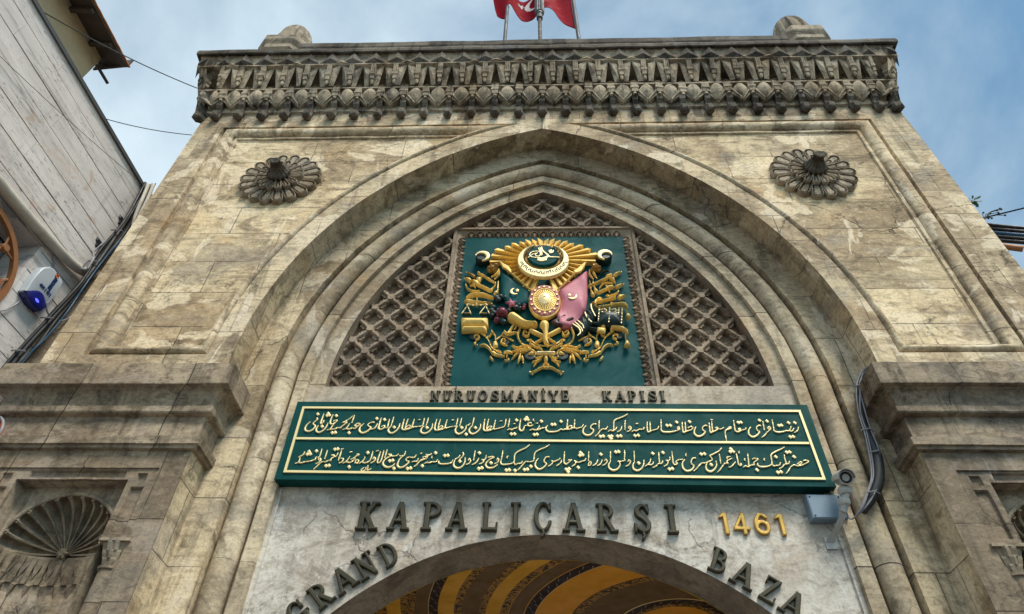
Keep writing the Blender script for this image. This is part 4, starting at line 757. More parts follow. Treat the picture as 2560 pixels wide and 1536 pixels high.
# star niche of the middle tier: two folded leaves and a little pyramid
for sx in (-1, 1):
    br.add([(sx*.003, -.372, 13.682), (sx*.160, -.350, 13.60), (sx*.172, -.235, 13.165), (sx*.085, -.225, 13.17), (sx*.105, -.335, 13.40)], [(0, 1, 4), (1, 2, 4), (2, 3, 4), (3, 0, 4)])
br.add([(-.105, -.225, 13.14), (.105, -.225, 13.14), (0, -.16, 13.285), (0, -.262, 13.155)], [(0, 3, 2), (3, 1, 2), (0, 1, 3)])
bracket = obj('bracket', br, 'cornice', gate, loc=(-14*PIT, 0, 0))
pd = MB()
pd.hexa([(-.05, .02, 12.74), (.05, .02, 12.74), (.05, -.155, 12.80), (-.05, -.155, 12.80), (-.05, .02, 12.80), (.05, .02, 12.80), (.05, -.165, 12.82), (-.05, -.165, 12.82)])
pd.grid([[(x*s, y, z) for x, y in ((-1, 0), (1, 0))] if False else [(-s, .02, z), (-s, yf, z), (s, yf, z), (s, .02, z)] for s, yf, z in ((.052, -.160, 12.80), (.050, -.145, 12.70), (.050, -.095, 12.62), (.054, -.085, 12.56), (.058, -.11, 12.52))])
pd.lathe([(0.0, .0), (.060, .0), (.086, .035), (.086, .15), (.05, .195), (.0, .195)], (0, -.075, 12.345), 6)
pendant = obj('pendant', pd, 'crust', gate, loc=(-14*PIT, 0, 0))
# shell (convex almond), ribbed finger and big pyramid facet between two brackets
nc = MB(); rows = []
for i in range(11):
    t = i/10; z = 12.705+.365*t; p = .105+.125*t; w_ = .132*(max(0, sin(pi*min(1, t*.93+.02)))**.8)+.004; row = []
    for j in range(9):
        u = -1+2*j/8; row.append((u*w_, -(p+.065*(1-abs(u))**.8*sin(pi*min(1, .12+t*.88))), z))
    rows.append(row)
nc.grid(rows)
def wedge2(x0, x1, pts):
    n = len(pts); nc.add([(x0, -p, z) for p, z in pts]+[(x1, -p, z) for p, z in pts], [(i, (i+1) % n, n+(i+1) % n, n+i) for i in range(n)]+[tuple(range(n)), tuple(range(n, 2*n))])
for k in (-1, 0, 1): wedge2(k*.030-.012, k*.030+.012, [(.25, 13.66), (.405, 13.68), (.365, 13.50), (.345, 13.42), (.22, 13.42)])
wedge2(-.047, .047, [(.22, 13.66), (.385, 13.68), (.33, 13.42), (.22, 13.40)])
wedge2(-.054, .054, [(.2, 13.45), (.362, 13.455), (.352, 13.41), (.32, 13.385), (.2, 13.385)])
wedge2(-.038, .038, [(.2, 13.40), (.335, 13.40), (.315, 13.30), (.2, 13.28)])
nc.lathe([(.0, -.10), (.022, -.085), (.036, -.03), (.036, .05)], (0, -.265, 13.27), 8)
niche = obj('muqarnas_cell', nc, 'cornice', gate, loc=(-13.5*PIT, 0, 0))
fc = MB().add([(-PIT/2, -.405, 13.72), (PIT/2, -.405, 13.72), (0, -.475, 14.012), (0, -.478, 13.79), (0, -.405, 13.70)], [(0, 3, 2), (3, 1, 2), (0, 4, 3), (4, 1, 3)])
facet = obj('crown_facet', fc, 'crust', gate, loc=(-13.5*PIT, 0, 0))
def var(o, k):      # hand-cut work: tiny differences from bay to bay
    rr = random.Random(k*7+3); o.scale = (1+rr.uniform(-.04, .04), 1+rr.uniform(-.03, .03), 1); o.rotation_euler.y = rr.uniform(-.0015, .0015)
for k in range(-14, 15):
    if k > -14:
        for src in (bracket, pendant):
            c = copy_to(src, gate, (k*PIT+random.uniform(-.006, .006), random.uniform(-.008, .008), random.uniform(-.006, .006))); c.rotation_euler = (random.uniform(-.012, .012)*.0, 0, random.uniform(-.09, .09)); c.scale = (random.uniform(.90, 1.08), random.uniform(.94, 1.05), 1)
    if -14 < k < 14 or k == 14:
        if k < 14: c = copy_to(niche, gate, ((k+.5)*PIT, random.uniform(-.006, .006), 0)) if k > -14 else None
        if -14 < k < 14: copy_to(facet, gate, ((k+.5)*PIT, 0, 0))
for sx in (-1, 1):
    for k in range(5):
        y = .245+k*PIT
        for src, dy in ((bracket, 0), (pendant, 0), (niche, -.5*PIT), (facet, -.5*PIT)):
            c = copy_to(src, gate, (sx*HW, y+dy, 0), sx*pi/2)
for sx in (-1, 1):           # corner returns: one bracket and pendant set on the diagonal
    for src in (bracket, pendant):
        c = copy_to(src, gate, (sx*(HW-.01), .01, 0), sx*pi/4); c.scale = (1, 1.25, 1)
for sx in (-1, 1):           # dense corner filling
    for src, sc3 in ((niche, 1.25), (facet, 1.3)):
        c = copy_to(src, gate, (sx*(HW-.03), .03, 0), sx*pi/4); c.scale = (sc3, 1.32, 1)
        c = copy_to(src, gate, (sx*(HW-.10), 0, 0)); c.scale = (.62, 1, 1)
        c = copy_to(src, gate, (sx*HW, .10, 0), sx*pi/2); c.scale = (.62, 1, 1)
# parapet with coping
mb = MB().box(-4.72, 4.72, -.24, .2, 14.17, 14.66); obj('parapet', mb, 'crust', gate)
rows = [[(x, y, z) for x in np.linspace(-4.78, 4.78, 60)] for y, z in ((-.24, 14.655), (-.285, 14.66), (-.30, 14.70), (-.30, 14.86), (-.27, 14.885), (.25, 14.89))]
obj('parapet_coping', MB().grid(rows).weather(.012, 1.3), 'crust', gate)
# finials
def octa(side, ch, y0):      # elongated octagon, front edge at y0
    h = side/2; return [(-h, y0), (h, y0), (h+ch, y0+ch), (h+ch, y0+ch+side), (h, y0+2*ch+side), (-h, y0+2*ch+side), (-h-ch, y0+ch+side), (-h-ch, y0+ch)]
def finial(x):
    e = thing('finial', None, None, (x, 0, 0)); e.parent = gate; return e
fin = finial(-5.33)
rows = []
for s, ch, y0, z in ((.42, .15, -.12, 14.15), (.42, .15, -.12, 14.78), (.46, .16, -.155, 14.83), (.46, .16, -.155, 14.92), (.52, .175, -.20, 14.98), (.52, .175, -.20, 15.12), (.58, .195, -.24, 15.2), (.60, .20, -.255, 15.24), (.60, .20, -.255, 15.42), (.56, .19, -.22, 15.46), (.3, .1, 0.02, 15.52)):
    rows.append([(x, y, z) for x, y in octa(s, ch, y0)])
n8 = len(rows)
ped = MB().grid(rows, closed_u=True); ped.add(rows[-1], [tuple(range(8))])
p1 = obj('pedestal', ped, 'rosette', fin)
dm = MB().lathe([(.20, 15.45), (.30, 15.50), (.345, 15.53), (.365, 15.66), (.372, 15.88), (.345, 16.12), (.285, 16.36), (.27, 16.43), (.17, 16.55), (.07, 16.62), (.0, 16.64)], (.0, .22, 0), 80, 'z', lambda a, h: (1.05 if abs(sin(5*a)) < .42 else .90) if 15.52 < h < 16.42 else .98)
d1 = obj('dome', dm, 'rosette', fin, smooth=35)
fin2 = finial(5.33); copy_to(p1, fin2); copy_to(d1, fin2)

# --- piers with their cornice bands and shell niches
def cap_prof():
    P = [(.0, 5.50), (.0, 5.565), (.05, 5.568), (.052, 5.60), (.082, 5.605), (.084, 5.695), (.02, 5.725), (.012, 5.80), (.012, 5.99), (.078, 6.0), (.088, 6.015), (.090, 6.08)]
    for i in range(9): a = pi/2*i/8; P.append((.062+.075*(1-cos(a)), 6.092+.185*sin(a)))
    return P+[(.140, 6.296), (.205, 6.300), (.208, 6.31), (.205, 6.46), (.200, 6.60), (.15, 6.64), (-.02, 6.67)]
XP = 3.755
def cap(sgn):
    rows = []
    for p, z in cap_prof():
        row = [(-HW-p, 1.0, z), (-HW-p, -p, z)]
        n = 34
        row += [(-HW-p+(HW+p-XP+p)*i/n, -p, z) for i in range(1, n+1)]
        row += [(-XP+p, -p+(.41+p)*i/5, z) for i in range(1, 6)]
        rows.append([(-sgn*x if sgn > 0 else x, y, z) for x, y, z in row])
    mb = MB().grid(rows).weather(.006, 1.7)
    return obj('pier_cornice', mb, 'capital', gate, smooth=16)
NCX = -4.885
def pier(sgn):
    f = lambda x: -sgn*x if sgn > 0 else x
    fo = [(-5.76, .8), (-5.76, 5.36), (-4.015, 5.36), (-4.015, .8)]
    mb = MB()
    # front face with opening for the niche frame
    mb.poly([[(f(x), z) for x, z in [(-HW, 0), (-HW, 6.68), (-XP, 6.68), (-XP, 0)]], [(f(x), z) for x, z in fo]], 0.0)
    mb.grid([[(f(-XP), y, z) for z in np.linspace(0, 6.6, 30)] for y in (0, .40)])
    mb.grid([[(f(x), y, z) for x, z in fo] for y in (0, .03)])
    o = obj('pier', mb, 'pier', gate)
    # frame ring with sunk cartouches
    sh = Shape(); sh.polygon([(-5.76, 4.55), (-5.76, 5.36), (-4.015, 5.36), (-4.015, 4.55), (-4.30, 4.55), (-4.30, 5.235), (-5.47, 5.235), (-5.47, 4.55)])
    cut = []
    def cart(x0, z0, x1, z1):
        cut.append(lambda X, Z: np.maximum(np.abs(X-(x0+x1)/2)-(x1-x0)/2, np.abs(Z-(z0+z1)/2)-(z1-z0)/2)+.0)
    cart(-5.36, 5.265, -4.36, 5.335); cart(-4.235, 4.66, -4.115, 5.14); cart(-5.655, 4.66, -5.535, 5.14); cart(-4.22, 5.21, -4.13, 5.30); cart(-5.64, 5.21, -5.55, 5.30)
    def pf(d, X, Z):
        q = np.full(X.shape, 9.)
        for c in cut: q = np.minimum(q, c(X, Z))
        return .05-.035*np.clip((-q+.008)/.012, 0, 1)
    mb = relief(sh, .07, .05, .011, prof=pf, xf=lambda x, y, z: (f(x), y, z)).weather(.004, 5)
    mb.poly([[(f(-5.76), .8), (f(-5.76), 4.58), (f(-5.60), 4.58), (f(-5.60), .8)]], .03); mb.poly([[(f(-4.17), .8), (f(-4.17), 4.58), (f(-4.015), 4.58), (f(-4.015), .8)]], .03)
    fr = obj('niche_frame', mb, 'pier', gate)
    # soffit and jambs of the opening
    lp = [(-5.47, .8), (-5.47, 5.235), (-4.30, 5.235), (-4.30, .8)]
    obj('niche_reveal', MB().grid([[(f(x), y, z) for x, z in lp] for y in (.05, .20)]), 'shell', gate)
    # spandrel with pointed shell opening
    hw, zs, ap = .575, 4.60, 5.17
    arc = [(NCX-hw*cos(t)*1.0, zs+(ap-zs)*(max(0, sin(t))**.85)*(1-.06*cos(t)**2)) for t in np.linspace(0, pi/2, 18)]
    arc = arc+[(2*NCX-x, z) for x, z in arc[-2::-1]]
    obj('niche_spandrel', MB().poly([[(f(x), z) for x, z in [(-5.47, zs), (-5.47, 5.235), (-4.30, 5.235), (-4.30, zs)]+arc[::-1]]], .20), 'shell', gate)
    rim = MB().tube([(f(x), .20, z) for x, z in arc], .022, 8); obj('niche_rim', rim, 'shell', gate, smooth=60)
    # scallop shell: flutes fan out from a hub low at the back
    hub = Vector((NCX, .46, zs+.03)); rows = []; nf = 13
    for i in range(15):
        t = i/14; row = []
        for j in range(nf*8+1):
            th = pi*j/(nf*8); fx = NCX-(hw-.03)*cos(th); fz = zs+(ap-zs-.03)*(max(0, sin(th))**.85)*(1-.06*cos(th)**2); fy = .215
            # elliptical quarter path hub -> rim
            q = sin(t*pi/2); c = 1-cos(t*pi/2)
            x = hub.x+(fx-hub.x)*q; z = hub.z+(fz-hub.z)*q; y = hub.y+(fy-hub.y)*c
            fl = abs(sin(nf*th)); amp = .085*min(1, t*1.5)*(1-.30*t); x += (x-hub.x)*.075*fl*t*t; z += (z-hub.z)*.085*fl*t*t
            y -= -amp*fl+.0; z += amp*.35*fl; lip = .03*fl*max(0, (t-.86)/.14)
            row.append((f(x), y-lip, z))
        rows.append(row)
    sm_ = MB().grid(rows)
    for k in range(nf+1):        # raised ribs between the flutes
        j = k*8; sm_.tube([Vector(r[j])+Vector((0, -.012, 0)) for r in rows], [.007+.013*i/14 for i in range(15)], 6)
    for k in range(nf):          # rounded lip of every flute
        sm_.tube([Vector(rows[-1][k*8+q])+Vector((0, -.010, 0)) for q in range(9)], .017, 6, cap=False)
    obj('shell', sm_, 'shell', gate, smooth=40)
    hb = MB().lathe([(0, .05), (.03, .055), (.05, .04), (.055, .0)], (f(hub.x), .445, hub.z), 24, '-y', lambda a, h: 1+.25*cos(6*a)); obj('shell_hub', hb, 'shell', gate)
    # concave niche wall and toothed stalactite band under the shell
    def apse(x_, r): return [(NCX-r*cos(t), .20+(r*.50)*sin(t)) for t in np.linspace(0, pi, 25)]
    mb = MB().grid([[(f(x), y, z) for x, y in apse(0, .585)] for z in np.linspace(.8, 4.45, 20)])
    obj('niche_wall', mb, 'pier', gate, smooth=60)
    mb = MB()
    A = apse(0, .575); B = apse(0, .50)
    mb.grid([[(f(x), y, z) for x, y in q] for q, z in ((apse(0, .585), 4.62), (B, 4.60), (B, 4.575), (A, 4.53), (A, 4.30), (apse(0, .585), 4.25))])
    for k in range(12):
        a0, a1 = pi*(k+.08)/12, pi*(k+.92)/12; am = (a0+a1)/2
        pt = lambda a, r, z: (f(NCX-r*cos(a)), .20+r*.50*sin(a), z)
        mb.add([pt(a0, .50, 4.575), pt(a1, .50, 4.575), pt(am, .56, 4.38), pt(am, .535, 4.47)], [(0, 3, 2), (3, 1, 2), (0, 1, 3)])
        ae = pi*k/12
        for q0, q1, za, zb in ((.475, .56, 4.58, 4.40), (.50, .57, 4.40, 4.33)): mb.hexa([pt(ae-.045, q1, zb), pt(ae+.045, q1, zb), pt(ae+.04, q0+.02, zb), pt(ae-.04, q0+.02, zb), pt(ae-.06, q1, za), pt(ae+.06, q1, za), pt(ae+.055, q0, za), pt(ae-.055, q0, za)])
        mb.add([pt(am-.09, .57, 4.34), pt(am+.09, .57, 4.34), pt(am, .50, 4.31), pt(am, .585, 4.20)], [(0, 2, 3), (2, 1, 3), (0, 1, 2)])
    obj('stalactite_band', mb, 'shell', gate)
    # corner colonnettes with small stalactite capitals
    for cx in (-4.125, -5.655):
        mb = MB().lathe([(.088, .8), (.088, 4.30), (.105, 4.31), (.105, 4.335)], (f(cx), .10, 0), 18); obj('colonnette', mb, 'pier', gate, smooth=50)
        mb = MB().box(f(cx)-.150, f(cx)+.150, -.035, .24, 4.555, 4.585)
        for r, z0, z1, n in ((.100, 4.335, 4.41, 6), (.118, 4.40, 4.48, 8), (.138, 4.47, 4.56, 10)):
            mb.lathe([(r*.8, z0), (r*.98, z1-.02), (r, z1)], (f(cx), .10, 0), n*4, 'z', (lambda n_: lambda a, h: 1+.10*cos(n_*a))(n))
        obj('colonnette_capital', mb, 'shell', gate)
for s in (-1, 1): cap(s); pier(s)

# --- painted vault behind the door
mb = MB(); mats = ['vaultbrown', 'vaultdark', 'vaultgold', 'floral', 'vaultorange', 'cream']
VC = (2.3, 6.7); VY = .85
bands = [(0, .72, 4), (.72, .82, 3), (.82, .98, 1), (.98, 1.01, 5), (1.01, 1.70, 0), (1.70, 1.845, 3), (1.845, 1.86, 1), (1.86, 2.49, 4), (2.49, 2.50, 5), (2.50, 2.68, 1), (2.68, 2.695, 2), (2.695, 2.96, 0), (2.96, 2.97, 2), (2.97, 3.11, 3),
         (3.11, 3.36, 2), (3.36, 3.48, 3), (3.48, 3.79, 0), (3.79, 3.92, 3), (3.92, 4.20, 2), (4.20, 4.36, 1), (4.36, 4.37, 5), (4.37, 4.60, 0), (4.60, 4.85, 3), (4.85, 5.1, 2), (5.1, 5.5, 3), (5.5, 9, 0)]
def vz(r): return 6.3+.0*r
for r0_, r1_, mi in bands:
    mb.mi = mi; n = 96
    if r0_ == 0: mb.add([(VC[0], VC[1], 6.3)]+[(VC[0]+r1_*cos(2*pi*i/n), VC[1]+r1_/VY*sin(2*pi*i/n), 6.3) for i in range(n)], [(0, i+1, (i+1) % n+1) for i in range(n)])
    else: mb.grid([[(VC[0]+r*cos(2*pi*i/n), VC[1]+r/VY*sin(2*pi*i/n), 6.3) for i in range(n)] for r in (r0_, r1_)], closed_u=True)
mb.mi = 5
for rr, da in ((2.59, .052), (.90, .15), (4.28, .032)):
    a = 0; k = 0
    while a < 2*pi:
        s_ = 1 if k % 2 else -1; rm = rr+s_*.035
        def q(r, t): return (VC[0]+r*cos(t), VC[1]+r/VY*sin(t), 6.296)
        mb.add([q(rm-.045, a-da*.36), q(rm-.008, a-da*.12), q(rm+.045, a+da*.36), q(rm+.010, a+da*.10)], [(0, 1, 2, 3)])
        a += da; k += 1
mb.v = [(max(-3.45, min(3.45, x)), max(1.16, min(13.9, y)), z) for x, y, z in mb.v]
obj('painted_vault', mb, mats, gate)
mb = MB().box(-3.7, -3.4, 1.15, 14, 0, 6.6).box(3.4, 3.7, 1.15, 14, 0, 6.6)
mb.poly([[(-3.7, 0), (-3.7, 7.5), (3.7, 7.5), (3.7, 0)]+DOOR[::-1]], 1.145)
obj('passage_wall', mb, 'vaultgold', gate)
obj('bounce_floor', MB().box(-3.4, 3.4, .2, 14, .0, .02), 'floor', gate)  # unseen, added pale to bounce daylight up onto the vault
# ================================================================== inscription board
sign = thing('inscription_board', 'long dark teal board with two lines of raised gilt Arabic calligraphy above the door', 'sign', (0, .40, 5.95))
def child_off(o, e):     # keep world coordinates for a mesh authored in world space
    o.parent = e; o.matrix_parent_inverse = Matrix.Translation(-Vector(e.location)); return o
bx_ = MB()
ZT = lambda x: 6.487-.008*x; ZB = lambda x: 5.437-.011*x
xs_ = np.linspace(-2.965, 2.985, 50)
rows = [[(x, y, (ZT(x) if k else ZB(x))) for x in xs_] for y, k in ((.555, 1), (.40, 1), (.40, 0), (.555, 0))]
bx_.grid(rows); bx_.add([rows[i][0] for i in range(4)], [(0, 1, 2, 3)]); bx_.add([rows[i][-1] for i in range(4)], [(0, 1, 2, 3)])
child_off(obj('board', bx_, 'signgreen'), sign)
def strip(x0, z0, x1, z1, w=.027):
    d = Vector((x1-x0, z1-z0)).normalized(); n = Vector((-d.y, d.x))*w/2; e = d*w/2*0
    return [(x0-e.x+n.x, z0-e.y+n.y), (x1+e.x+n.x, z1+e.y+n.y), (x1+e.x-n.x, z1+e.y-n.y), (x0-e.x-n.x, z0-e.y-n.y)]
TL, TR, BL, BR, ML, MR = (-2.868, 6.415), (2.868, 6.365), (-2.868, 5.56), (2.882, 5.492), (-2.866, 5.985), (2.866, 5.933)
mb = MB()
mb.prism(strip(TL[0]-.0135, TL[1], TR[0]+.0135, TR[1]), .384, .3995); mb.prism(strip(BL[0]-.0135, BL[1], BR[0]+.0135, BR[1]), .384, .3995)
mb.prism(strip(TL[0], TL[1]-.0136, BL[0], BL[1]+.0136), .3845, .3995); mb.prism(strip(TR[0], TR[1]-.0136, BR[0], BR[1]+.0136), .3845, .3995); mb.prism(strip(ML[0]+.0136, ML[1], MR[0]-.0136, MR[1]), .3845, .3995)
child_off(obj('border', mb, 'cream'), sign)
for nm, S_, D_ in (('script_line', SCRIPT_UPPER, DOTS_UPPER), ('script_line', SCRIPT_LOWER, DOTS_LOWER)):
    sh = Shape()
    for st in S_:
        P = smooth_stroke(np.array(st)/1000., 4); P[:, 2] *= .90; P[:, 2] = np.maximum(P[:, 2], .0042); sh.stroke(P)
    for i in range(0, len(D_), 2):
        x, z = D_[i]/1000., D_[i+1]/1000.; q = .0225
        sh.polygon([(x-q, z+.004), (x-.002, z+q*1.1), (x+q, z-.004), (x+.002, z-q*1.1)])
    child_off(obj(nm, relief(sh, .40, .016, .0055, .005, 'flat'), 'cream'), sign)

# ================================================================== coat of arms
arms = thing('coat_of_arms', 'teal panel with gilded coat of arms, sunburst, crossed flags, weapons and scrollwork', 'relief panel', (0, .68, 6.86))
PY = .68
mb = MB(); mb.box(-1.225, 1.225, PY, .75, SILL+.002, 9.90); child_off(obj('back_panel', mb, 'green'), arms)
# sunburst of sawtooth rays
c0 = Vector((-.012, 9.28))
tip = [(-.811, 9.25), (-.818, 9.437), (-.753, 9.543), (-.572, 9.649), (-.417, 9.712), (-.269, 9.755), (-.132, 9.775), (-.012, 9.78)]
tip += [(-.024-x, z) for x, z in tip[-2::-1]]
tip += [(.66, 9.265), (.54, 9.085), (.175, 8.60), (.09, 8.55), (-.114, 8.55), (-.199, 8.60), (-.566, 9.09), (-.682, 9.265)]
def hit(a):
    d = Vector((cos(a), sin(a))); best = .45
    n = len(tip)
    for i in range(n):
        p, q = Vector(tip[i])-c0, Vector(tip[(i+1) % n])-c0; e = q-p; den = d.x*e.y-d.y*e.x
        if abs(den) < 1e-9: continue
        t = (p.x*e.y-p.y*e.x)/den; u = (p.x*d.y-p.y*d.x)/den
        if t > 0 and -1e-6 <= u <= 1+1e-6: best = t
    return best
mb = MB(); NR = 34
for k in range(NR):
    a = 2*pi*k/NR; da = 2*pi/NR*.5
    if abs(a-1.5*pi) < .16: continue
    am = a; r = hit(am)*(1. if k % 2 else .965)
    P = []
    for rr in (.30, r):
        for aa, h in ((am-da*.84, .095 if am % (2*pi) < pi/2 or am > 1.5*pi else .030), (am+da*.84, .030 if am % (2*pi) < pi/2 or am > 1.5*pi else .095)):
            P.append((c0.x+rr*cos(aa), c0.y+rr*sin(aa), h))
    v = [(x, PY, z) for x, z, h in P]+[(x, PY-h, z) for x, z, h in P]
    mb.add(v, [(4, 5, 7, 6), (0, 1, 5, 4), (2, 3, 7, 6), (0, 2, 6, 4), (1, 3, 7, 5)])
child_off(obj('sunburst', mb, 'gold'), arms)
lab_part = {'green_flag': 'teal flag with crescent and star', 'pink_flag': 'pink flag with crescent and star', 'drum_base': None}
def disp(x, y, z): return (x, y, z)
for name, mat, h0, h, S_, P_, C_, K_, ml in CREST:
    for side in ((0, 1) if ml else (0,)):
        sg = -1 if side else 1
        sh = Shape()
        for st in S_:
            P = smooth_stroke(np.array(st)/1000., 3); P[:, 0] *= sg; P[:, 2] = np.maximum(P[:, 2]*(.80 if ml else .92), .0055); sh.stroke(P)
        for pl in P_:
            pp = [(sg*pl[i]/1000., pl[i+1]/1000.) for i in range(0, len(pl), 2)]; sh.polygon(pp)
        for x, z, r in C_:
            if name == 'oval_shield': sh.disc(x/1000., z/1000., r/1000., .325)
            else: sh.disc(sg*x/1000., z/1000., r/1000.)
        for x, z, r in K_: sh.disc(sg*x/1000., z/1000., r/1000., cut=True)
        w_ = max((np.array(st).reshape(-1, 3)[:, 2].max() for st in S_), default=0)/1000.
        prof = 'round'; r_ = h
        if name in ('crescent', 'tughra', 'tughra_disc', 'drum_base', 'flag_emblem', 'flag_star', 'serrated_ring', 'scroll_roundel', 'oval_shield', 'gold_braid', 'scale_pan'): prof = 'flat'; r_ = .008
        elif w_: r_ = min(h, w_*1.1)
        if name == 'drum': r_ = .17
        ex = None
        if name == 'pink_flag':
            ex = lambda X, Z, d: .020*np.sin((X*1.0+(Z-8.6)*.33)*24+2*np.sin(X*9))*np.clip((9.0-Z)/.9, 0.05, 1)*np.clip(d/.03, 0, 1)
        elif name == 'green_flag':
            ex = lambda X, Z, d: .008*np.sin((X-(Z-8.6)*.3)*18)*np.clip(d/.03, 0, 1)
        elif name == 'cuirass':
            ex = lambda X, Z, d: .012*np.sin(np.arctan2(Z-8.5, X-.45)*46)*np.clip(d/.02, 0, 1)
        elif name == 'rose':
            cx, cz = C_[0][0]/1000., C_[0][1]/1000.
            ex = lambda X, Z, d: .022*np.sin(np.hypot(X-cx, Z-cz)*150+2.2*np.arctan2(Z-cz, X-cx))*np.clip(d/.01, 0, 1)
        elif name == 'mace':
            cx, cz = C_[0][0]/1000., C_[0][1]/1000.
            ex = lambda X, Z, d: .014*np.sin(9*np.arctan2(Z-cz+.05, X-cx))*np.clip(d/.012, 0, 1)
        nm = 'crescent' if name == 'crescent' else name
        if name == 'crescent': mat = 'cream'
        mb = relief(sh, PY-h0, h, .0075, r_, prof, extra=ex)
        o = child_off(obj(nm, mb, mat, smooth=38), arms)
        if name in lab_part and lab_part[name]: o['label'] = lab_part[name]
        if name == 'oval_shield': shield = o
        if name == 'crescent' and h0 == .10: bigc = o
# calligraphy cut into the big crescent
sh = Shape(); rr_ = random.Random(4)
for k in range(26):
    a = radians(202+136*k/25); r = .348+rr_.uniform(-.012, .012)
    x, z = c0.x-.006+r*cos(a), 9.255+r*sin(a); ln = rr_.uniform(.018, .045); b = a+rr_.uniform(-.7, .7)
    sh.stroke(smooth_stroke([x-ln*cos(b), z-ln*sin(b), .004, x+.012*sin(b), z-.012*cos(b), .0075, x+ln*cos(b), z+ln*sin(b), .004], 3))
o = child_off(obj('engraved_script', relief(sh, .521, .004, .006, .004, 'flat'), 'dark'), arms)
# oval shield: pink star ring, gold cup, rayed heart
def oval(rx, rz, y, h, mat, nm, cutx=None, cutz=None):
    sh = Shape().disc(-.010, 8.374, rx, rz)
    if cutx: sh.disc(-.010, 8.374, cutx, cutz, cut=True)
    return child_off(obj(nm, relief(sh, y, h, .007, .008, 'flat'), mat, smooth=38), arms)
SX = .2275
oval(.214, .300, PY-.112, .018, 'rosepink', 'shield_ring', .155, .215)
oval(.163, .226, PY-.112, .032, 'gold', 'shield_cup', .148, .206)
oval(.150, .208, PY-.112, .010, 'darkgold', 'shield_bowl')
mb = MB()
for k in range(30):
    a = 2*pi*k/30; mb.hexa([(-.010+.088*cos(a-.05), PY-.12, 8.374+.124*sin(a-.05)), (-.010+.145*cos(a-.07), PY-.12, 8.374+.2*sin(a-.07)), (-.010+.145*cos(a+.07), PY-.12, 8.374+.2*sin(a+.07)), (-.010+.088*cos(a+.05), PY-.12, 8.374+.124*sin(a+.05)),
                            (-.010+.088*cos(a-.05), PY-.15, 8.374+.124*sin(a-.05)), (-.010+.145*cos(a-.07), PY-.135, 8.374+.2*sin(a-.07)), (-.010+.145*cos(a+.07), PY-.135, 8.374+.2*sin(a+.07)), (-.010+.088*cos(a+.05), PY-.15, 8.374+.124*sin(a+.05))])
child_off(obj('shield_beads', mb, 'gold'), arms)
oval(.086, .122, PY-.12, .035, 'cream', 'shield_heart', .078, .111)
mb = MB().lathe([(0, .05), (.078, .03)], (0, 0, 0), 48, '-y', lambda a, h: 1.0)
mb.v = [(-.010+x, PY-.12+y*(1+.0)-.0, 8.374+z*1.42) for x, y, z in mb.v]
for k in range(16):
    a = 2*pi*k/16; mb.hexa([(-.010+.02*cos(a-.2), PY-.16, 8.374+.03*sin(a-.2)), (-.010+.076*cos(a-.1), PY-.15, 8.374+.108*sin(a-.1)), (-.010+.076*cos(a+.1), PY-.15, 8.374+.108*sin(a+.1)), (-.010+.02*cos(a+.2), PY-.16, 8.374+.03*sin(a+.2)),
                            (-.010+.02*cos(a-.2), PY-.175, 8.374+.03*sin(a-.2)), (-.010+.076*cos(a-.1), PY-.163, 8.374+.108*sin(a-.1)), (-.010+.076*cos(a+.1), PY-.163, 8.374+.108*sin(a+.1)), (-.010+.02*cos(a+.2), PY-.175, 8.374+.03*sin(a+.2))])
child_off(obj('shield_rays', mb, 'cream'), arms)
st0 = None
for k in range(16):
    a = 2*pi*k/16+pi/2; x, z = -.010+.186*cos(a), 8.374+.258*sin(a)
    if st0 is None:
        pl = []
        for i in range(10): b = pi/2+pi*i/5; q = .024 if i % 2 == 0 else .010; pl.append((q*cos(b), q*sin(b)))
        st0 = obj('shield_star', MB().prism(pl, -.012, 0), 'cream', arms); o = st0
    else: o = copy_to(st0, arms)
    o.location = (x-0, PY-.13-.68, z-6.86)

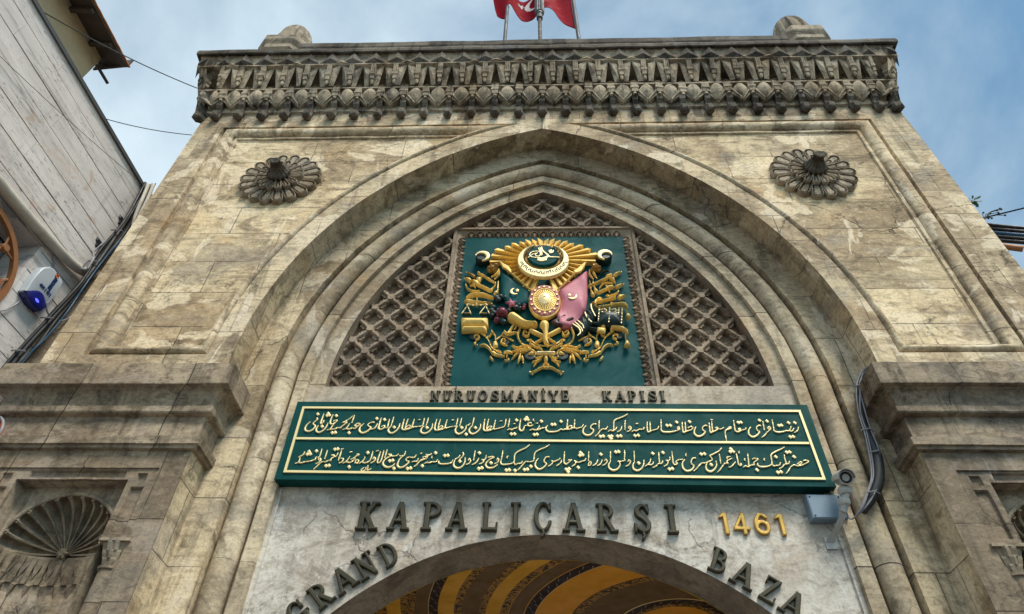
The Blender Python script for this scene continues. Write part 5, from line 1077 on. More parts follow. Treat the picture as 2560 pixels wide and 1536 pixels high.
# ================================================================== raised lettering
def glyph(ch):
    s = Shape()
    R, B = s.rect, s.bar
    def stem(x0, x1, lo=True, hi=True, e=.085):
        R(x0, 0, x1, 1)
        if lo: R(x0-e, 0, x1+e, .095)
        if hi: R(x0-e, .905, x1+e, 1)
    def bowl(x, z0, z1, rx, t=.17):
        zc, rz = (z0+z1)/2, (z1-z0)/2
        pts = [(x, z1)]+[(x+rx*sin(a)*1.0 if False else x+rx*sin(a), zc+rz*cos(a)) for a in np.linspace(0, pi, 15)]+[(x, z0)]
        inn = [(x-.02, z1-.10)]+[(x+(rx-t)*sin(a), zc+(rz-.10)*cos(a)) for a in np.linspace(0, pi, 13)]+[(x-.02, z0+.10)]
        s.polygon(pts); return inn
    w = .78
    if ch == 'K':
        stem(.10, .30); B(.26, .40, .60, .95, .13); B(.34, .55, .66, .04, .20); R(.48, .905, .80, 1); R(.50, 0, .84, .095); w = .86
    elif ch == 'A':
        s.polygon([(.06, .03), (.36, 1), (.50, 1), (.20, .03)]) ; s.polygon([(.34, 1), (.54, 1), (.82, .03), (.60, .03)]); R(.2, .27, .66, .37); R(-.02, 0, .28, .09); R(.54, 0, .90, .09); w = .88
    elif ch in 'PR':
        inn = bowl(.28, .44, 1.0, .42); s.cut.append((0, 0, 0, 0, ('p', inn)))
        s2 = list(s.pr); stem(.10, .30)
        if ch == 'R': B(.36, .50, .64, .05, .19); R(.52, 0, .86, .09); w = .88
        else: w = .74
    elif ch == 'B':
        i1 = bowl(.28, .47, 1.0, .36); i2 = bowl(.28, 0, .56, .42); s.cut.append((0, 0, 0, 0, ('p', i1))); s.cut.append((0, 0, 0, 0, ('p', [(x, z) for x, z in i2]))); stem(.10, .30); w = .74
    elif ch == 'D':
        inn = bowl(.28, 0, 1.0, .50, .19); s.cut.append((0, 0, 0, 0, ('p', inn))); stem(.10, .30); w = .82
    elif ch == 'L': stem(.12, .32); R(.12, 0, .70, .11); s.polygon([(.60, .0), (.72, .0), (.74, .30), (.68, .30)]); w = .74
    elif ch == 'I': stem(.12, .34, e=.10); w = .46
    elif ch == 'İ': stem(.12, .34, e=.10); s.disc(.23, 1.17, .09); w = .46
    elif ch in 'CÇG':
        s.disc(.44, .5, .42, .52); s.disc(.47, .5, .235, .41, cut=True); s.polygon([(.50, .36), (.95, .36), (.95, .70), (.50, .70)], cut=True); R(.70, .66, .80, .98)
        s.polygon([(.62, .62), (.80, .62), (.80, .78), (.66, .88)])
        if ch == 'Ç': s.stroke([[.44, 0, .05], [.47, -.10, .055], [.40, -.19, .05]])
        if ch == 'G': R(.58, .06, .78, .44); R(.46, .36, .90, .45)
        w = .86
    elif ch in 'SŞ':
        s.stroke(smooth_stroke([.66, .78, .07, .55, .92, .06, .36, .93, .075, .20, .78, .095, .26, .62, .105, .50, .48, .11, .66, .30, .10, .60, .12, .085, .38, .05, .06, .16, .16, .06, .10, .26, .06], 4)); R(.62, .68, .73, 1.0); R(.02, 0, .13, .34)
        if ch == 'Ş': s.stroke([[.40, -.02, .05], [.43, -.12, .055], [.36, -.20, .05]])
        w = .78
    elif ch == 'N':
        R(.10, 0, .23, 1); R(.62, 0, .75, 1); B(.16, .97, .69, .03, .20); R(-.02, .91, .30, 1); R(-.02, 0, .35, .09); R(.50, .91, .88, 1); w = .88
    elif ch == 'Z': R(.06, .89, .70, 1); R(.04, 0, .74, .11); B(.62, .96, .14, .05, .19); R(.06, .70, .14, 1); R(.66, 0, .74, .30); w = .78
    elif ch == 'U':
        R(.10, .3, .29, 1); R(.56, .3, .69, 1); s.stroke(smooth_stroke([.195, .32, .095, .24, .12, .09, .42, .06, .07, .58, .14, .065, .625, .32, .065], 4)); R(0, .91, .40, 1); R(.46, .91, .80, 1); w = .80
    elif ch == 'O': s.disc(.44, .5, .42, .52); s.disc(.44, .5, .22, .41, cut=True); w = .88
    elif ch == 'M':
        R(.08, 0, .20, 1); R(.78, 0, .97, 1); B(.14, .98, .48, .06, .19); B(.86, .98, .48, .06, .12); R(-.03, 0, .31, .09); R(.68, 0, 1.07, .09); R(-.03, .91, .2, 1); R(.8, .91, 1.07, 1); w = 1.04
    elif ch == 'Y': R(.34, 0, .54, .5); B(.08, .96, .46, .42, .18); B(.78, .96, .46, .42, .12); R(-.02, .91, .30, 1); R(.58, .91, .90, 1); R(.24, 0, .64, .09); w = .88
    elif ch == 'E': stem(.10, .30); R(.1, 0, .68, .10); R(.1, .90, .66, 1); R(.28, .46, .54, .55); R(.60, 0, .70, .26); R(.58, .76, .68, 1); R(.48, .38, .56, .63); w = .74
    elif ch == '1': R(.22, 0, .44, 1); s.polygon([(.22, 1), (.30, 1), (.26, .80), (.02, .74), (.02, .84)]); w = .5
    elif ch == '4': B(.56, .98, .10, .30, .16); R(.02, .20, .84, .36); R(.46, 0, .66, 1.0); w = .86
    elif ch == '6': s.disc(.42, .33, .40, .34); s.disc(.42, .33, .20, .175, cut=True); s.stroke(smooth_stroke([.13, .34, .10, .14, .62, .10, .30, .88, .09, .50, .92, .075, .70, .80, .075], 4)); w = .84
    s.w = w; return s
GL = {}
def letter(ch, x, z, H, ang, wid, y, th, mat, parent):
    """glyph with bottom-left corner (x,z), cap height H, rotated by ang in the wall plane, drawn wid metres wide"""
    g_ = glyph(ch); sx = wid/g_.w; ca, sa = cos(ang), sin(ang)
    # sample the glyph at metric size: scale the primitives
    k = Shape()
    def T(px, pz): return (px*sx, pz*H)
    for lst, cut in ((g_.pr, False), (g_.cut, True)):
        for *_b, (t, dat) in lst:
            if t == 'p': k.polygon([T(*p) for p in dat], cut)
            elif t == 'e': k.disc(dat[0]*sx, dat[1]*H, dat[2]*sx, dat[3]*H, cut)
            else: k.stroke([[dat[0]*sx, dat[1]*H, dat[2]*(sx+H)/2], [dat[3]*sx, dat[4]*H, dat[5]*(sx+H)/2]])
    # a bowl's counter must not eat the stem or slabs drawn after it
    if ch in 'PRBDG':
        k2 = Shape(); k2.bb = k.bb
        def fld(res, k=k, ch=ch):
            cut_save = k.cut; xs, zs, F = k.field(res)
            keep = Shape(); keep.bb = list(k.bb)
            gg = glyph(ch)
            st = Shape()
            for *_b, (t, dat) in gg.pr[(1 if ch in 'PRD' else 2 if ch == 'B' else 2):]:
                if t == 'p': st.polygon([T(*p) for p in dat])
                elif t == 'e': st.disc(dat[0]*sx, dat[1]*H, dat[2]*sx, dat[3]*H)
            st.bb = list(k.bb); _, _, F2 = st.field(res)
            return xs, zs, np.minimum(F, F2)
        k2.field = fld; k = k2
    mb = relief(k, 0, th, max(.005, H*.022), .007, 'flat')
    mb.v = [(x+ca*a-sa*b, y+yy, z+sa*a+ca*b) for a, yy, b in mb.v]
    return child_off(obj('letter', mb, mat), parent)
wd = thing('bronze_lettering', 'dark bronze letters KAPALIÇARŞI in a straight row under the teal board', 'lettering', (-.36, .57, 4.96))
rowK = [('K', -2.026, .242), ('A', -1.69, .225), ('P', -1.345, .215), ('A', -1.08, .222), ('L', -.724, .18), ('I', -.418, .115), ('Ç', -.175, .195), ('A', .13, .225), ('R', .475, .228), ('Ş', .857, .18), ('I', 1.19, .125)]
for ch, x, w_ in rowK: letter(ch, x, 4.964-.006*max(0, x+.2)*2.2, .318, -.012, w_, .57, .055, 'bronze', wd)
yr = thing('brass_numerals', 'polished brass numerals 1461 at the right of the bronze letters', 'lettering', (2.05, .57, 4.93))
for ch, x, w_, dz in (('1', 1.735, .10, 0), ('4', 1.872, .172, 0), ('6', 2.088, .16, 0), ('1', 2.305, .10, -.008)): letter(ch, x, 4.944+dz, .238, -.02, w_, .57, .035, 'brass', yr)
gr = thing('bronze_lettering', 'dark bronze letters GRAND climbing along the left of the door arch', 'lettering', (-2.0, .57, 4.3))
for ch, x, z, an, w_ in (('G', -2.375, 3.955, 48, .19), ('R', -2.205, 4.137, 44.5, .195), ('A', -2.04, 4.279, 41, .225), ('N', -1.848, 4.423, 36.5, .205), ('D', -1.632, 4.553, 33, .175)):
    letter(ch, x, z, .258, radians(an), w_, .57, .05, 'bronze', gr)
bz = thing('bronze_lettering', 'dark bronze letters BAZAAR stepping down the right of the door arch', 'lettering', (1.9, .57, 4.3))
for ch, x, z, an, w_ in (('B', 1.522, 4.585, -26, .17), ('A', 1.71, 4.474, -31, .22), ('Z', 1.945, 4.322, -35, .165), ('A', 2.106, 4.206, -35, .22), ('A', 2.315, 4.03, -44, .22), ('R', 2.485, 3.85, -48, .20)):
    letter(ch, x, z, .258, radians(an), w_, .57, .05, 'bronze', bz)
nu = thing('bronze_lettering', 'small dark letters NURUOSMANİYE KAPISI on the pale sill below the coat of arms', 'lettering', (0, .55, 6.6))
def word(t, x0, x1, z, H, y, th):
    ws = [glyph(c).w for c in t]; tot = sum(ws)+.24*(len(t)-1); sc_ = (x1-x0)/tot; x = x0
    for c, w_ in zip(t, ws): letter(c, x, z, H, 0, w_*sc_, y, th, 'bronze', nu); x += (w_+.24)*sc_
word('NURUOSMANİYE', -1.415, .262, 6.622, .152, .5505, .030); word('KAPISI', .655, 1.41, 6.617, .152, .5505, .030)
# ================================================================== marble-clad building on the left
LB = thing('marble_building', 'pale travertine clad building with horizontal slabs left of the gate', 'building', (-6.68, .5, 0), -math.atan(.083))
def sm(name, mb, mat, parent=LB, smooth=0): return obj(name, mb, mat, parent, smooth)
OPEN = (-3.2, -.80, 6.3, 8.57)        # window opening along the wall (s) and in height
mb = MB(); zc = [11.0-.36*k for k in range(31)]
rr_ = random.Random(11)
for zt in zc:
    zb = zt-.343; s_ = -9.0-rr_.uniform(0, 1.2)
    while s_ < .02:
        e_ = min(.02, s_+rr_.uniform(2.6, 4.6)); d_ = rr_.uniform(-.003, .004)
        segs = [(s_+.002, e_-.002)]
        for a, b in segs:
            pieces = [(a, b, zb, zt)]
            if zb < OPEN[3] and zt > OPEN[2]:
                pieces = []
                if a < OPEN[0]: pieces.append((a, min(b, OPEN[0]), zb, zt))
                if b > OPEN[1]: pieces.append((max(a, OPEN[1]), b, zb, zt))
                if zt > OPEN[3] and a < OPEN[1] and b > OPEN[0]: pieces.append((max(a, OPEN[0]), min(b, OPEN[1]), OPEN[3], zt))
            for p in pieces:
                if p[1]-p[0] > .01 and p[3]-p[2] > .01: mb.box(-.04, d_, *p)
        s_ = e_
sm('cladding', mb, 'cladding')
mb = MB().box(-3.0, -.035, -9, OPEN[0], 0, 10.98).box(-3.0, -.035, OPEN[1], .03, 0, 10.98).box(-3.0, -.035, OPEN[0], OPEN[1], OPEN[3], 10.98).box(-3.0, -.035, OPEN[0], OPEN[1], 0, OPEN[2])
sm('wall_core', mb, 'voidbrown')
mb = MB().box(-.45, -.04, OPEN[1]-.03, OPEN[1], OPEN[2], OPEN[3]).box(-.45, -.04, OPEN[0], OPEN[1]-.03, OPEN[3]-.03, OPEN[3]).box(-.45, .01, OPEN[1]-.05, OPEN[1]-.004, OPEN[2], OPEN[3]-.035)
sm('window_reveal', mb.weather(.004, 4), 'cladding')
wn_ = sm('window', MB().box(-.60, -.52, OPEN[0], OPEN[1], OPEN[2], OPEN[3]), 'white')
mb = MB()
for k in range(7): mb.box(-.52, -.505, OPEN[0]+.1+.33*k, OPEN[0]+.125+.33*k, OPEN[2], OPEN[3])
obj('muntin', mb, 'grey', wn_)
# round iron window grille
wh = MB(); wc = Vector((.0, -1.60, 7.60)); wr = .745
for r_, t_ in ((wr, .045),):
    wh.tube([(wc.x, wc.y+r_*cos(a), wc.z+r_*sin(a)) for a in np.linspace(0, 2*pi, 49)], t_, 8, cap=False)
rows = [[(wc.x+dx, wc.y+r_*cos(a), wc.z+r_*sin(a)) for a in np.linspace(0, 2*pi, 49)] for dx, r_ in ((-.03, wr-.035), (.03, wr-.035), (.03, wr+.035), (-.03, wr+.035), (-.03, wr-.035))]
wh = MB().grid(rows)
gr_ = sm('round_grille', wh, 'iron', smooth=40)
for k in range(8):
    a = 2*pi*k/8+.87; kn = (wc.x, wc.y+.59*cos(a), wc.z+.59*sin(a))
    for a2 in (a-.2, a+.2): obj('spoke', MB().tube([kn, (wc.x, wc.y+(wr-.035)*cos(a2), wc.z+(wr-.035)*sin(a2))], .016, 6), 'iron', gr_)
    obj('spoke', MB().tube([wc, kn], .020, 6), 'iron', gr_)
    obj('knob', MB().lathe([(.0, .05), (.045, .05), (.055, .02), (.055, -.03)], kn, 10, 'x'), 'iron', gr_)
obj('hub', MB().lathe([(.0, .09), (.07, .09), (.09, .05), (.09, -.05)], tuple(wc), 12, 'x'), 'iron', gr_)
sm('coping_strip', MB().box(-.25, .035, -9, .04, 10.985, 11.02).box(.012, .035, -9, .04, 10.95, 10.984), 'coping')
# weep holes
mb = MB()
for s_, z_ in ((-.02, 10.1), (-.12, 9.42)):
    mb = MB().lathe([(0, .02), (.06, .018), (.085, .0)], (0.004, s_-.04, z_), 10, 'x', lambda a, h: 1+.3*sin(3*a)); sm('cable_hole', mb, 'black')

# ---- dark recess wall between that building and the gate
tag(obj('link_wall', MB().box(-6.75, -6.02, .50, .9, 0, 10.9).weather(.01, 2), 'pier'), 'narrow dark stone wall in the gap between gate and travertine building', 'wall')

# ---- upper ochre storey set back above the cladding
YB = thing('ochre_building', 'cracked ochre plaster upper storey under a projecting brown eave', 'building', (-6.68, .5, 0), -math.atan(.083))
obj('plaster_wall', MB().box(-5, -.6, -9, -1.645, 10.2, 12.60).weather(.012, 2.), 'plaster', YB)
rows = [[(x, s_, z) for s_ in np.linspace(-9, -1.55, 30)] for x, z in ((-.75, 12.60), (-.62, 12.565), (-.10, 12.335), (-.10, 12.375), (-.75, 12.66))]
obj('eave', MB().grid(rows).box(-.74, -.12, -1.56, -1.53, 12.40, 12.62), 'wood', YB)
obj('tile_edge', MB().tube([(-.095, s_, 12.385+.006*sin(s_*40)) for s_ in np.linspace(-9, -1.53, 90)], .020, 6), 'tile', YB)
r0 = None
for s_ in (-1.95, -2.50, -3.05, -3.6):
    o = obj('rafter', MB().hexa([(-.62, s_-.035, 12.44), (-.14, s_-.035, 12.27), (-.14, s_+.035, 12.27), (-.62, s_+.035, 12.44), (-.62, s_-.035, 12.55), (-.14, s_-.035, 12.345), (-.14, s_+.035, 12.345), (-.62, s_+.035, 12.55)]), 'wood', YB)
obj('overflow_pipe', MB().tube([(-.66, -1.72, 12.40), (-.62, -1.56, 12.385), (-.60, -1.30, 12.37)], .026, 8), 'wood', YB)

# ---- alarm siren box
AB = thing('alarm_box', 'white alarm siren box with blue lens on the travertine wall', 'alarm box', (-6.68, .5, 0), -math.atan(.083))
a0, a1, az0, az1 = -.705, -.330, 7.80, 8.385
out = [(a0-.005, az0)]+[(a0-.02*sin(pi*t), az0+(az1-.10-az0)*t) for t in np.linspace(.1, .9, 7)]+[(a0+.03, az1-.085), (a0+.075, az1-.03), (a0+.14, az1), (a1-.03, az1-.005), (a1, az1-.03)]
out += [(a1+.012*sin(pi*t), az1-.03+(az0+.08-az1+.03)*t) for t in np.linspace(.1, 1, 8)]+[(a1-.05, az0-.02)]+[(a1-.05+(a0+.04-a1+.05)*t, az0-.02-.02*sin(pi*t)) for t in np.linspace(.15, 1, 6)]
def loop_at(sc_, x): cy, cz = (a0+a1)/2, (az0+az1)/2; return [(x, cy+(s_-cy)*sc_, cz+(z-cz)*sc_) for s_, z in out]
mb = MB().grid([loop_at(1, .0), loop_at(1, .075), loop_at(.975, .092), loop_at(.93, .10)], closed_u=True); mb.add(loop_at(.93, .10), [tuple(range(len(out)))])
obj('housing', mb, 'white', AB, smooth=30)
lo = [(a0-.01, az0+.005)]+[(a0+(a1-a0)*t, az0+.005+.085*t+.13*sin(pi*t)) for t in np.linspace(.08, .92, 9)]+[(a1+.005, az0+.09)]+[(a1-.035, az0-.03)]+[(a1-.05+(a0+.04-a1+.05)*t, az0-.03-.028*sin(pi*t)) for t in np.linspace(.12, .95, 7)]
def ll(sc_, x): cy, cz = (a0+a1)/2, az0+.04; return [(x, cy+(s_-cy)*sc_, cz+(z-cz)*sc_) for s_, z in lo]
mb = MB().grid([ll(1, .0), ll(1, .095), ll(.94, .108), ll(.8, .116)], closed_u=True); mb.add(ll(.8, .116), [tuple(range(len(lo)))])
lens_o = obj('blue_lens', mb, 'blueplastic', AB, smooth=35)
kk = NT('lit blue lamp'); kk.b.inputs['Emission Color'].default_value = (.05, .06, 1, 1); kk.b.inputs['Emission Strength'].default_value = 2.2; kk.done((.01, .01, .3), .3); M['led'] = kk.m
obj('lamp', MB().sphere((.108, (a0+a1)/2+.01, az0+.03), .018, .045, .022), 'led', lens_o)
def text_mesh(t, size, ext=.004, off=.0):
    cu = bpy.data.curves.new('t', 'FONT'); cu.body = t; cu.size = size; cu.extrude = ext; cu.offset = off; cu.resolution_u = 3
    to = bpy.data.objects.new('t', cu); COL.objects.link(to); dg = bpy.context.evaluated_depsgraph_get()
    me = bpy.data.meshes.new_from_object(to.evaluated_get(dg)); v = [tuple(q.co) for q in me.vertices]; f = [tuple(p.vertices) for p in me.polygons]
    bpy.data.objects.remove(to); bpy.data.meshes.remove(me); return v, f
kk = NT('navy print'); M['navy'] = kk.done((.008, .03, .11), .5)
def put_text(nm, t, size, fx, mat, off=.006):
    v, f = text_mesh(t, size, .002, off); mb = MB().add([fx(*p) for p in v], f); return obj(nm, mb, mat, AB)
put_text('brand_text', 'PRONET', .070, lambda x, y, z: (.104+z, -.480+y, 8.300-x*.80), 'navy')
put_text('phone_text', '444 1 911', .060, lambda x, y, z: (.104+z, -.600+x*.92, 8.025+y+x*.02), 'navy')
mb = MB(); mb.tube([(.104, -.468+.026*cos(a), 8.335+.026*sin(a)) for a in np.linspace(.6, 5.6, 14)], .009, 6); obj('logo_ring', mb, 'orange', AB)
obj('logo_bar', MB().box(.100, .106, -.502, -.486, 8.315, 8.375), 'navy', AB)

# ---- dirty conduit sweeping over the window
lw = Matrix.Translation((-6.68, .5, 0)) @ Matrix.Rotation(-math.atan(.083), 4, 'Z')
def lwp(x, s_, z): return tuple(lw @ Vector((x, s_, z)))
pp = [(.06, -3.2, 8.52), (.06, -2.4, 8.53), (.06, -1.83, 8.56), (.065, -1.3, 8.59), (.07, -.9, 8.635), (.075, -.5, 8.68), (.09, -.2, 8.76), (.12, .06, 8.93), (.17, .20, 9.13), (.22, .27, 9.30)]
P3 = smooth_stroke([c for p in pp for c in p], 4)
tag(obj('drain_conduit', MB().tube([lwp(*p) for p in P3], [.085-.022*i/len(P3) for i in range(len(P3))], 10).weather(.006, 5), 'pipe', smooth=60), 'thick dirty white conduit curving along the travertine wall above the window', 'pipe')

# ================================================================== cables and wires
def cable(nm, pts, r, mat, lab, cat='cable', grp=None, n=6):
    P = smooth_stroke([c for p in pts for c in p], 5)
    return tag(obj(nm, MB().tube([tuple(p) for p in P], r, n), mat, smooth=60), lab, cat, grp)
base = [(-6.58, .40, 10.98), (-6.50, .40, 9.95), (-6.53, .38, 9.18), (-6.51, .36, 8.57), (-6.55, .33, 7.9), (-6.585, .30, 7.39), (-6.60, .28, 6.98), (-6.63, .26, 6.55), (-6.72, .2, 6.2)]
def offp(dx, dy, dz=0, wob=.0, sd=0):
    q = random.Random(sd); return [(x+dx+q.uniform(-wob, wob), y+dy+q.uniform(-wob, wob)*.3, z+dz) for x, y, z in base]
cb = thing('black_cable_bundle', 'bundle of black cables running down the corner beside the travertine wall', 'cable bundle', (-6.55, .35, 6.5))
for i, (dx, dy, r) in enumerate(((-.05, 0, .030), (.0, -.03, .034), (.035, .02, .026), (-.01, -.07, .022))):
    P = smooth_stroke([c for p in offp(dx, dy, 0, .03, i+1) for c in p], 5); child_off(obj('cable', MB().tube([tuple(p) for p in P], r, 7), 'black', smooth=60), cb)
mb = MB()
for k in (1.35, 2.4, 4.3, 5.6):
    i = int(k); t = k-i; p = Vector(base[i]).lerp(Vector(base[i+1]), t); mb.tube([(p.x-.08, p.y-.10, p.z), (p.x+.0, p.y-.115, p.z-.01), (p.x+.08, p.y-.08, p.z+.01)], .012, 5)
child_off(obj('cable_tie', mb, 'greycable'), cb)
cable('blue_cable', [(x+.14+.05*sin(i*1.7), y-.06, z) for i, (x, y, z) in enumerate(base)], .010, 'bluecable', 'thin blue cable hanging beside the black cable bundle')
cable('white_cable', [(-6.56, .30, 9.45), (-6.60, .27, 9.15), (-6.52, .25, 8.98), (-6.50, .25, 8.75), (-6.56, .22, 8.72), (-6.54, .22, 8.9)], .014, 'greycable', 'short white cable looping off the black bundle near the conduit end')
cable('white_cable', [lwp(.10, -.36, 7.93), lwp(.12, -.27, 7.83), lwp(.16, -.10, 7.85), lwp(.16, .02, 8.05), lwp(.14, .02, 8.3), lwp(.12, .03, 8.5)], .013, 'greycable', 'white cable drooping from the alarm box to the black bundle')
cable('grey_cable', [lwp(.03, -.66, 8.62), lwp(.03, -.56, 8.50), lwp(.03, -.50, 8.38), lwp(.03, -.47, 8.30)], .011, 'greycable', 'thin grey wire from the conduit down to the alarm box top')
cable('grey_cable', [lwp(.03, -.62, 7.72), lwp(.03, -.72, 7.45), lwp(.03, -.95, 7.25), lwp(.03, -1.3, 7.05)], .012, 'greycable', 'thin grey wire trailing below the alarm box')
for i, (dx, lab) in enumerate(((0, 'pale flat conduit bent over the gate edge at the roof corner, outer one'), (.11, 'pale flat conduit bent over the gate edge at the roof corner, nearer the gate'))):
    cable('pale_conduit', [(-6.62+dx, .42, 10.70), (-6.58+dx, .34, 10.86), (-6.49+dx*.8, .28, 10.84), (-6.43+dx*.8, .28, 10.5), (-6.36+dx*.6, .3, 10.0), (-6.24+dx*.3, .36, 9.5), (-6.20, .42, 9.1)], .030, 'pipe', lab, 'conduit', 'conduits at the roof corner')
cable('orange_ring', [(-6.03, -.03, 5.90), (-5.93, -.05, 5.82), (-5.90, -.06, 5.68), (-5.96, -.03, 5.58)], .032, 'orange', 'orange plastic hose end at the lower left by the pier')
cable('grey_cable', [(-6.06, -.03, 5.99), (-5.92, -.08, 5.88), (-5.86, -.09, 5.72), (-5.94, -.05, 5.50)], .016, 'greycable', 'grey hose beside the orange hose end at the pier')
def sag(a, b, s_, n=14): a, b = Vector(a), Vector(b); return [tuple(a.lerp(b, i/n)-Vector((0, 0, s_*4*(i/n)*(1-i/n)))) for i in range(n+1)]
def wire(a, b, s_, r, lab): return tag(obj('overhead_wire', MB().tube(sag(a, b, s_), r, 5), 'black', smooth=60), lab, 'wire')
wire((-7.02, -2.6, 10.98), (-6.184, -.35, 12.94), .10, .009, 'thin black wire rising from the travertine roof edge to the carved cornice')
wire(lwp(.02, -1.35, 11.0), (-6.05, 0, 11.93), .06, .007, 'thin black wire from the travertine coping to the gate edge below the cornice')
wire(lwp(.05, -3.2, 9.7), lwp(.05, -.1, 10.98), .05, .004, 'faint thin wire slanting across the travertine slabs')
wire((6.20, .2, 9.62), (8.2, -.6, 9.62), .04, .012, 'thin black wire leaving the right edge of the gate')
rb = thing('blue_black_cable_bundle', 'thick blue black cables crossing behind the right edge of the gate', 'cable bundle', (6.4, .2, 9.0))
for i in range(5): child_off(obj('cable', MB().tube(sag((6.02, .25+.03*i, 9.66-.05*i), (7.2, -.1, 8.95-.075*i), .03), .030, 7), 'black' if i != 2 else 'bluecable', smooth=60), rb)
tag(obj('terracotta_pipe', MB().tube([(6.16, .15, 8.98), (6.26, .10, 8.90), (6.40, .04, 8.78)], .045, 8), 'iron', smooth=60), 'small reddish clay pipe end behind the right gate edge', 'pipe')

# ---- wall plants on the right edge
pl = thing('wall_plant', 'small green tuft growing from the right edge of the gate', 'plant', (6.19, .05, 9.95))
rr_ = random.Random(5); mb = MB(); ms = MB()
for k in range(26):
    b = Vector((6.17, .02, 9.80)); d = Vector((rr_.uniform(.2, 1), rr_.uniform(-.5, .5), rr_.uniform(-.3, 1))).normalized(); ln = rr_.uniform(.05, .16)
    t = b+d*ln; s_ = d.cross(Vector((rr_.uniform(-1, 1), rr_.uniform(-1, 1), .3))).normalized()*.022
    mb.add([b+d*ln*.4, b+d*ln*.75+s_, t, b+d*ln*.75-s_], [(0, 1, 2, 3)])
    if k % 4 == 0: ms.tube([b, b+d*ln*.6], .004, 4)
child_off(obj('leaves', mb, 'leaf'), pl); child_off(obj('stem', ms, 'stemg'), pl)
pl2 = thing('dry_weed', 'dry weed with small seed heads on the right edge of the gate', 'plant', (6.2, .05, 9.3))
ms = MB(); mb = MB()
for k in range(9):
    b = Vector((6.19, .03, 9.42)); e = b+Vector((rr_.uniform(.08, .34), rr_.uniform(-.1, .1), rr_.uniform(-.10, .26))); m_ = b.lerp(e, .5)+Vector((0, 0, .05))
    ms.tube([b, m_, e], .0055, 4); mb.sphere(e, .016, n=6, m=4)
child_off(obj('stem', ms, 'stemg'), pl2); child_off(obj('seed_head', mb, 'stemg'), pl2)

# ================================================================== camera, junction box and conduit at the right of the board
jb = thing('junction_box', 'grey blue plastic junction box on the marble below the board corner', 'junction box', (2.8, .57, 5.2))
mb = MB(); X0, X1, Z0, Z1 = 2.665, 3.02, 5.075, 5.345
mb.grid([[(x, y, z) for x, z in ((X0+i, Z0+i), (X1-i, Z0+i), (X1-i, Z1-i), (X0+i, Z1-i))] for y, i in ((.57, .0), (.455, .0), (.445, .012))], closed_u=True)
mb.add([(X0+.012, .445, Z0+.012), (X1-.012, .445, Z0+.012), (X1-.012, .445, Z1-.012), (X0+.012, .445, Z1-.012)], [(0, 1, 2, 3)]); child_off(obj('enclosure', mb, 'bluebox'), jb)
mb = MB()
for x in (X0+.03, X1-.03):
    for z in (Z0+.03, Z1-.03): mb.lathe([(0, .008), (.009, .006), (.010, 0)], (x, .446, z), 8, '-y')
child_off(obj('screw', mb, 'black'), jb)
sc_ = thing('security_camera', 'aged white bullet security camera on a curved wall bracket at the board corner', 'security camera', (2.85, .5, 5.1))
cc_ = Vector((3.0, .22, 5.395)); ax = Vector((-.16, -.90, -.42)).normalized(); sx_ = ax.cross(Vector((0, 0, 1))).normalized(); ux_ = sx_.cross(ax).normalized()
def oriented(prof, c, axd, n=20):
    a_ = axd.cross(Vector((0, 0, 1))); a_ = a_.normalized() if a_.length > .01 else Vector((1, 0, 0)); b_ = axd.cross(a_)
    return MB().grid([[tuple(c+axd*h+r*(cos(2*pi*j/n)*a_+sin(2*pi*j/n)*b_)) for j in range(n)] for r, h in prof], closed_u=True)
child_off(obj('camera_body', oriented([(0, -.14), (.055, -.135), (.068, -.11), (.072, .08), (.072, .10), (.060, .105), (.057, .085), (0, .08)], cc_, ax), 'greywhite', smooth=35), sc_)
lens_ = child_off(obj('lens', oriented([(.057, .088), (.042, .092), (.034, .080), (.0, .076)], cc_, ax), 'lens', smooth=30), sc_)
child_off(obj('led_ring', oriented([(.055, .0885), (.047, .095), (.040, .0925)], cc_, ax), 'black', smooth=30), sc_)
# sun hood
hd = MB(); rows = []
for h in (-.13, .135):
    rows.append([tuple(cc_+ax*h+.079*(cos(a)*sx_+sin(a)*ux_)) for a in np.linspace(-.15, pi+.15, 14)])
rows2 = [[tuple(Vector(p)+(Vector(p)-cc_-ax*((Vector(p)-cc_).dot(ax))).normalized()*.008) for p in r] for r in rows[::-1]]
hd.grid(rows+rows2+[rows[0]]); child_off(obj('sun_hood', hd, 'greywhite', smooth=40), sc_)
arm = MB()
arm.lathe([(0, 0), (.052, 0), (.070, .03), (.066, .06), (.045, .085), (0, .09)], (2.985, .26, 5.235), 16)
arm.lathe([(0, 0), (.05, .0), (.062, .02), (.064, .055), (.045, .07), (0, .07)], (2.955, .30, 5.135), 16)
arm.tube([(2.985, .25, 5.335), (2.985, .26, 5.24), (2.95, .30, 5.15), (2.93, .33, 5.08)], [.028, .036, .040, .036], 10)
rows = []
for p, w_, t_ in (((2.945, .31, 5.13), .042, .03), ((2.91, .37, 5.03), .034, .026), ((2.86, .45, 4.95), .030, .022), ((2.82, .53, 4.90), .036, .02), ((2.80, .565, 4.85), .045, .012)):
    x, y, z = p; rows.append([(x-w_, y, z), (x-w_, y-t_, z+.01), (x+w_, y-t_, z+.01), (x+w_, y, z)])
arm.grid(rows, closed_u=True); arm.add(rows[0], [(0, 1, 2, 3)]); arm.add(rows[-1], [(0, 1, 2, 3)])
arm.box(2.755, 2.85, .553, .568, 4.80, 4.93)
child_off(obj('bracket_arm', arm, 'greywhite', smooth=40), sc_)
rc = thing('camera_cable_loom', 'black sleeved cable loom with grey wires looping from the pier down to the security camera', 'cable bundle', (3.4, .3, 5.0))
rp = [(3.82, .22, 6.87), (3.70, .24, 6.80), (3.57, .26, 6.58), (3.49, .28, 6.25), (3.47, .29, 6.0), (3.46, .29, 5.72), (3.39, .29, 5.45), (3.27, .30, 5.25), (3.12, .32, 5.08)]
P = smooth_stroke([c for p in rp for c in p], 5)
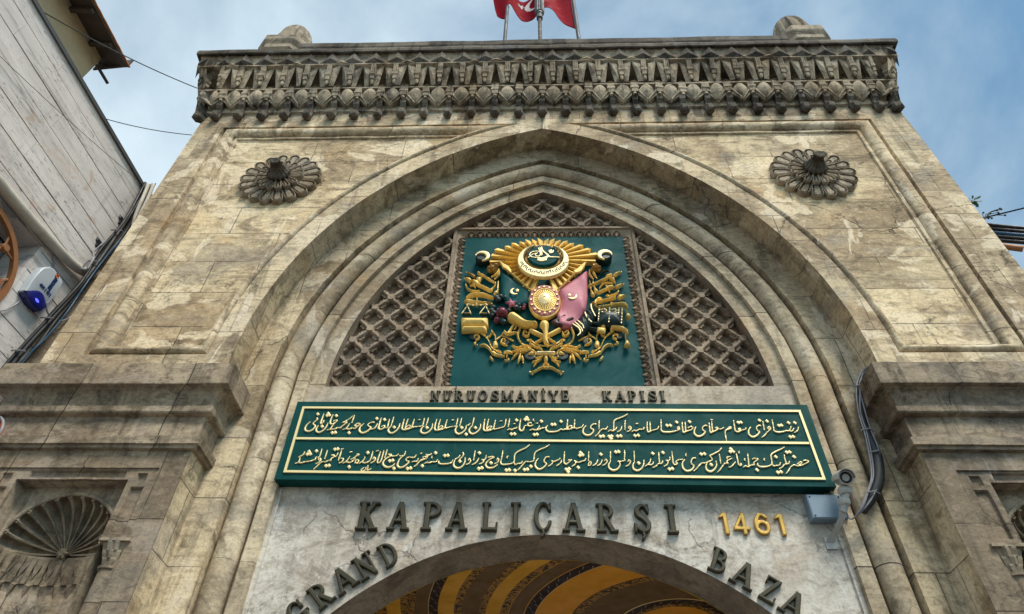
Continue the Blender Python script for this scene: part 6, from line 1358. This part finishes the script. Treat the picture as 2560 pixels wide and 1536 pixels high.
child_off(obj('black_sleeve', MB().tube([tuple(p) for p in P], [.040+.026*max(0, sin(pi*max(0, (i/len(P)-.45))/.5)) for i in range(len(P))], 9), 'black', smooth=60), rc)
for k, (dx, dz) in enumerate(((-.030, .0), (-.055, -.02), (.025, .03))):
    q = [(x+dx+(.03 if i == 2 else 0)*(1-k)-(.035 if i in (5, 6, 7) and k < 2 else 0), y-.05, z+dz) for i, (x, y, z) in enumerate(rp)]+[(3.0, .36, 5.02), (2.97, .36, 5.10)]
    P = smooth_stroke([c for p in q for c in p], 5); child_off(obj('grey_wire', MB().tube([tuple(p) for p in P], .0085, 6), 'greycable', smooth=60), rc)
mb = MB()
for i in (2, 4, 5, 7): x, y, z = rp[i]; mb.tube([(x-.09, y-.05, z), (x, y-.08, z+.005), (x+.06, y-.03, z)], .008, 5)
child_off(obj('cable_tie', mb, 'greycable'), rc)

# ================================================================== flag and poles on the roof
tag(obj('flagpole', MB().tube([(-.785, .30, 14.2), (-.755, .30, 18.05)], .040, 10).sphere((-.754, .30, 18.08), .05), 'grey', smooth=60), 'slim grey pole behind the parapet left of the thick mast, flag end hanging on it', 'flagpole', 'poles on the gate roof')
tag(obj('flagpole', MB().tube([(.87, .32, 14.2), (.80, .32, 20.4)], .045, 10).sphere((.80, .32, 20.42), .06), 'grey', smooth=60), 'slim grey pole on the roof that carries the red flag hoist', 'flagpole', 'poles on the gate roof')
ms_ = thing('roof_mast', 'thick fluted dark mast on a thin stem at the centre of the roof', 'mast', (0, .18, 14.2))
child_off(obj('stem', MB().tube([(0, .18, 14.2), (0, .18, 17.6)], .042, 10), 'wood', smooth=60), ms_)
child_off(obj('collar', MB().lathe([(.045, 17.05), (.07, 17.06), (.07, 17.25), (.062, 17.27), (.085, 17.28), (.085, 17.40)], (0, .18, 0), 20), 'grey', smooth=40), ms_)
child_off(obj('fluted_drum', MB().lathe([(.0, 17.36), (.098, 17.37), (.105, 17.40), (.105, 19.6), (0, 19.62)], (0, .18, 0), 60, 'z', lambda a, h: 1+.07*cos(15*a)), 'grey', smooth=40), ms_)
fl = thing('red_flag', 'red flag with white crescent flying between the roof poles', 'flag', (.8, .34, 17.0))
bx = [(.842, 16.83), (.72, 17.03), (.47, 17.46), (.30, 17.78), (.20, 17.91), (.11, 17.96), (-.02, 17.80), (-.144, 17.63), (-.28, 17.57), (-.405, 17.61), (-.51, 17.77), (-.60, 17.95), (-.70, 18.18), (-.755, 18.02), (-.80, 17.62), (-.90, 17.78), (-1.0, 17.92), (-1.03, 18.05)]
nu_, nv_ = 60, 26
bxs = np.array(bx); sarr = np.concatenate([[0], np.cumsum(np.hypot(np.diff(bxs[:, 0]), np.diff(bxs[:, 1])))]); 
def flag_pt(u, v):
    q = u*sarr[-1]; x = np.interp(q, sarr, bxs[:, 0]); z = np.interp(q, sarr, bxs[:, 1])
    xt = .80-1.95*u+.04*sin(9*u); zt = 19.05+.10*sin(7*u)-.25*u
    y = .36+.10*sin(u*15-1.2*v)*min(1, u*4)+.10*v*sin(5*u)
    k = v**.85
    return (x*(1-k)+xt*k, y, z*(1-v)+zt*v)
mb = MB().grid([[flag_pt(i/nu_, j/nv_) for i in range(nu_+1)] for j in range(nv_+1)])
fo = child_off(obj('cloth', mb, 'flagred', smooth=180), fl); m_ = fo.modifiers.new('thick', 'SOLIDIFY'); m_.thickness = .006
hs = MB().grid([[tuple(Vector(flag_pt(u, j/nv_))+Vector((.0, -.008, 0))) for j in range(nv_+1)] for u in (0, .022)]); child_off(obj('hoist_band', hs, 'flagwhite'), fl)
mb = MB()
def fgrid(us, vs): mb.grid([[tuple(Vector(flag_pt(u, v))+Vector((0, -.012, -.004))) for u in us] for v in vs])
# crescent as a ring sector on the cloth, plus star
rows = []
for a in np.linspace(.35*pi/2, 2*pi-.35*pi/2, 26):
    t = (1-cos((a-.35*pi/2)/(2*pi-.7*pi/2)*2*pi))/2
    rows.append([tuple(Vector(flag_pt(.42-.135*r*cos(a), .66+.28*r*sin(a)))+Vector((0, -.012, -.004))) for r in (1.0, 1.0-.36*t)])
mb.grid(rows); child_off(obj('crescent', mb, 'flagwhite'), fl)
mb = MB(); pl_ = []
for i in range(10):
    b = pi*i/5; q = 1 if i % 2 == 0 else .4; pl_.append(tuple(Vector(flag_pt(.60-.065*q*cos(b), .66+.13*q*sin(b)))+Vector((0, -.012, -.004))))
mb.add(pl_+[tuple(sum((Vector(p) for p in pl_), Vector())/10)], [(i, (i+1) % 10, 10) for i in range(10)]); child_off(obj('star', mb, 'flagwhite'), fl)
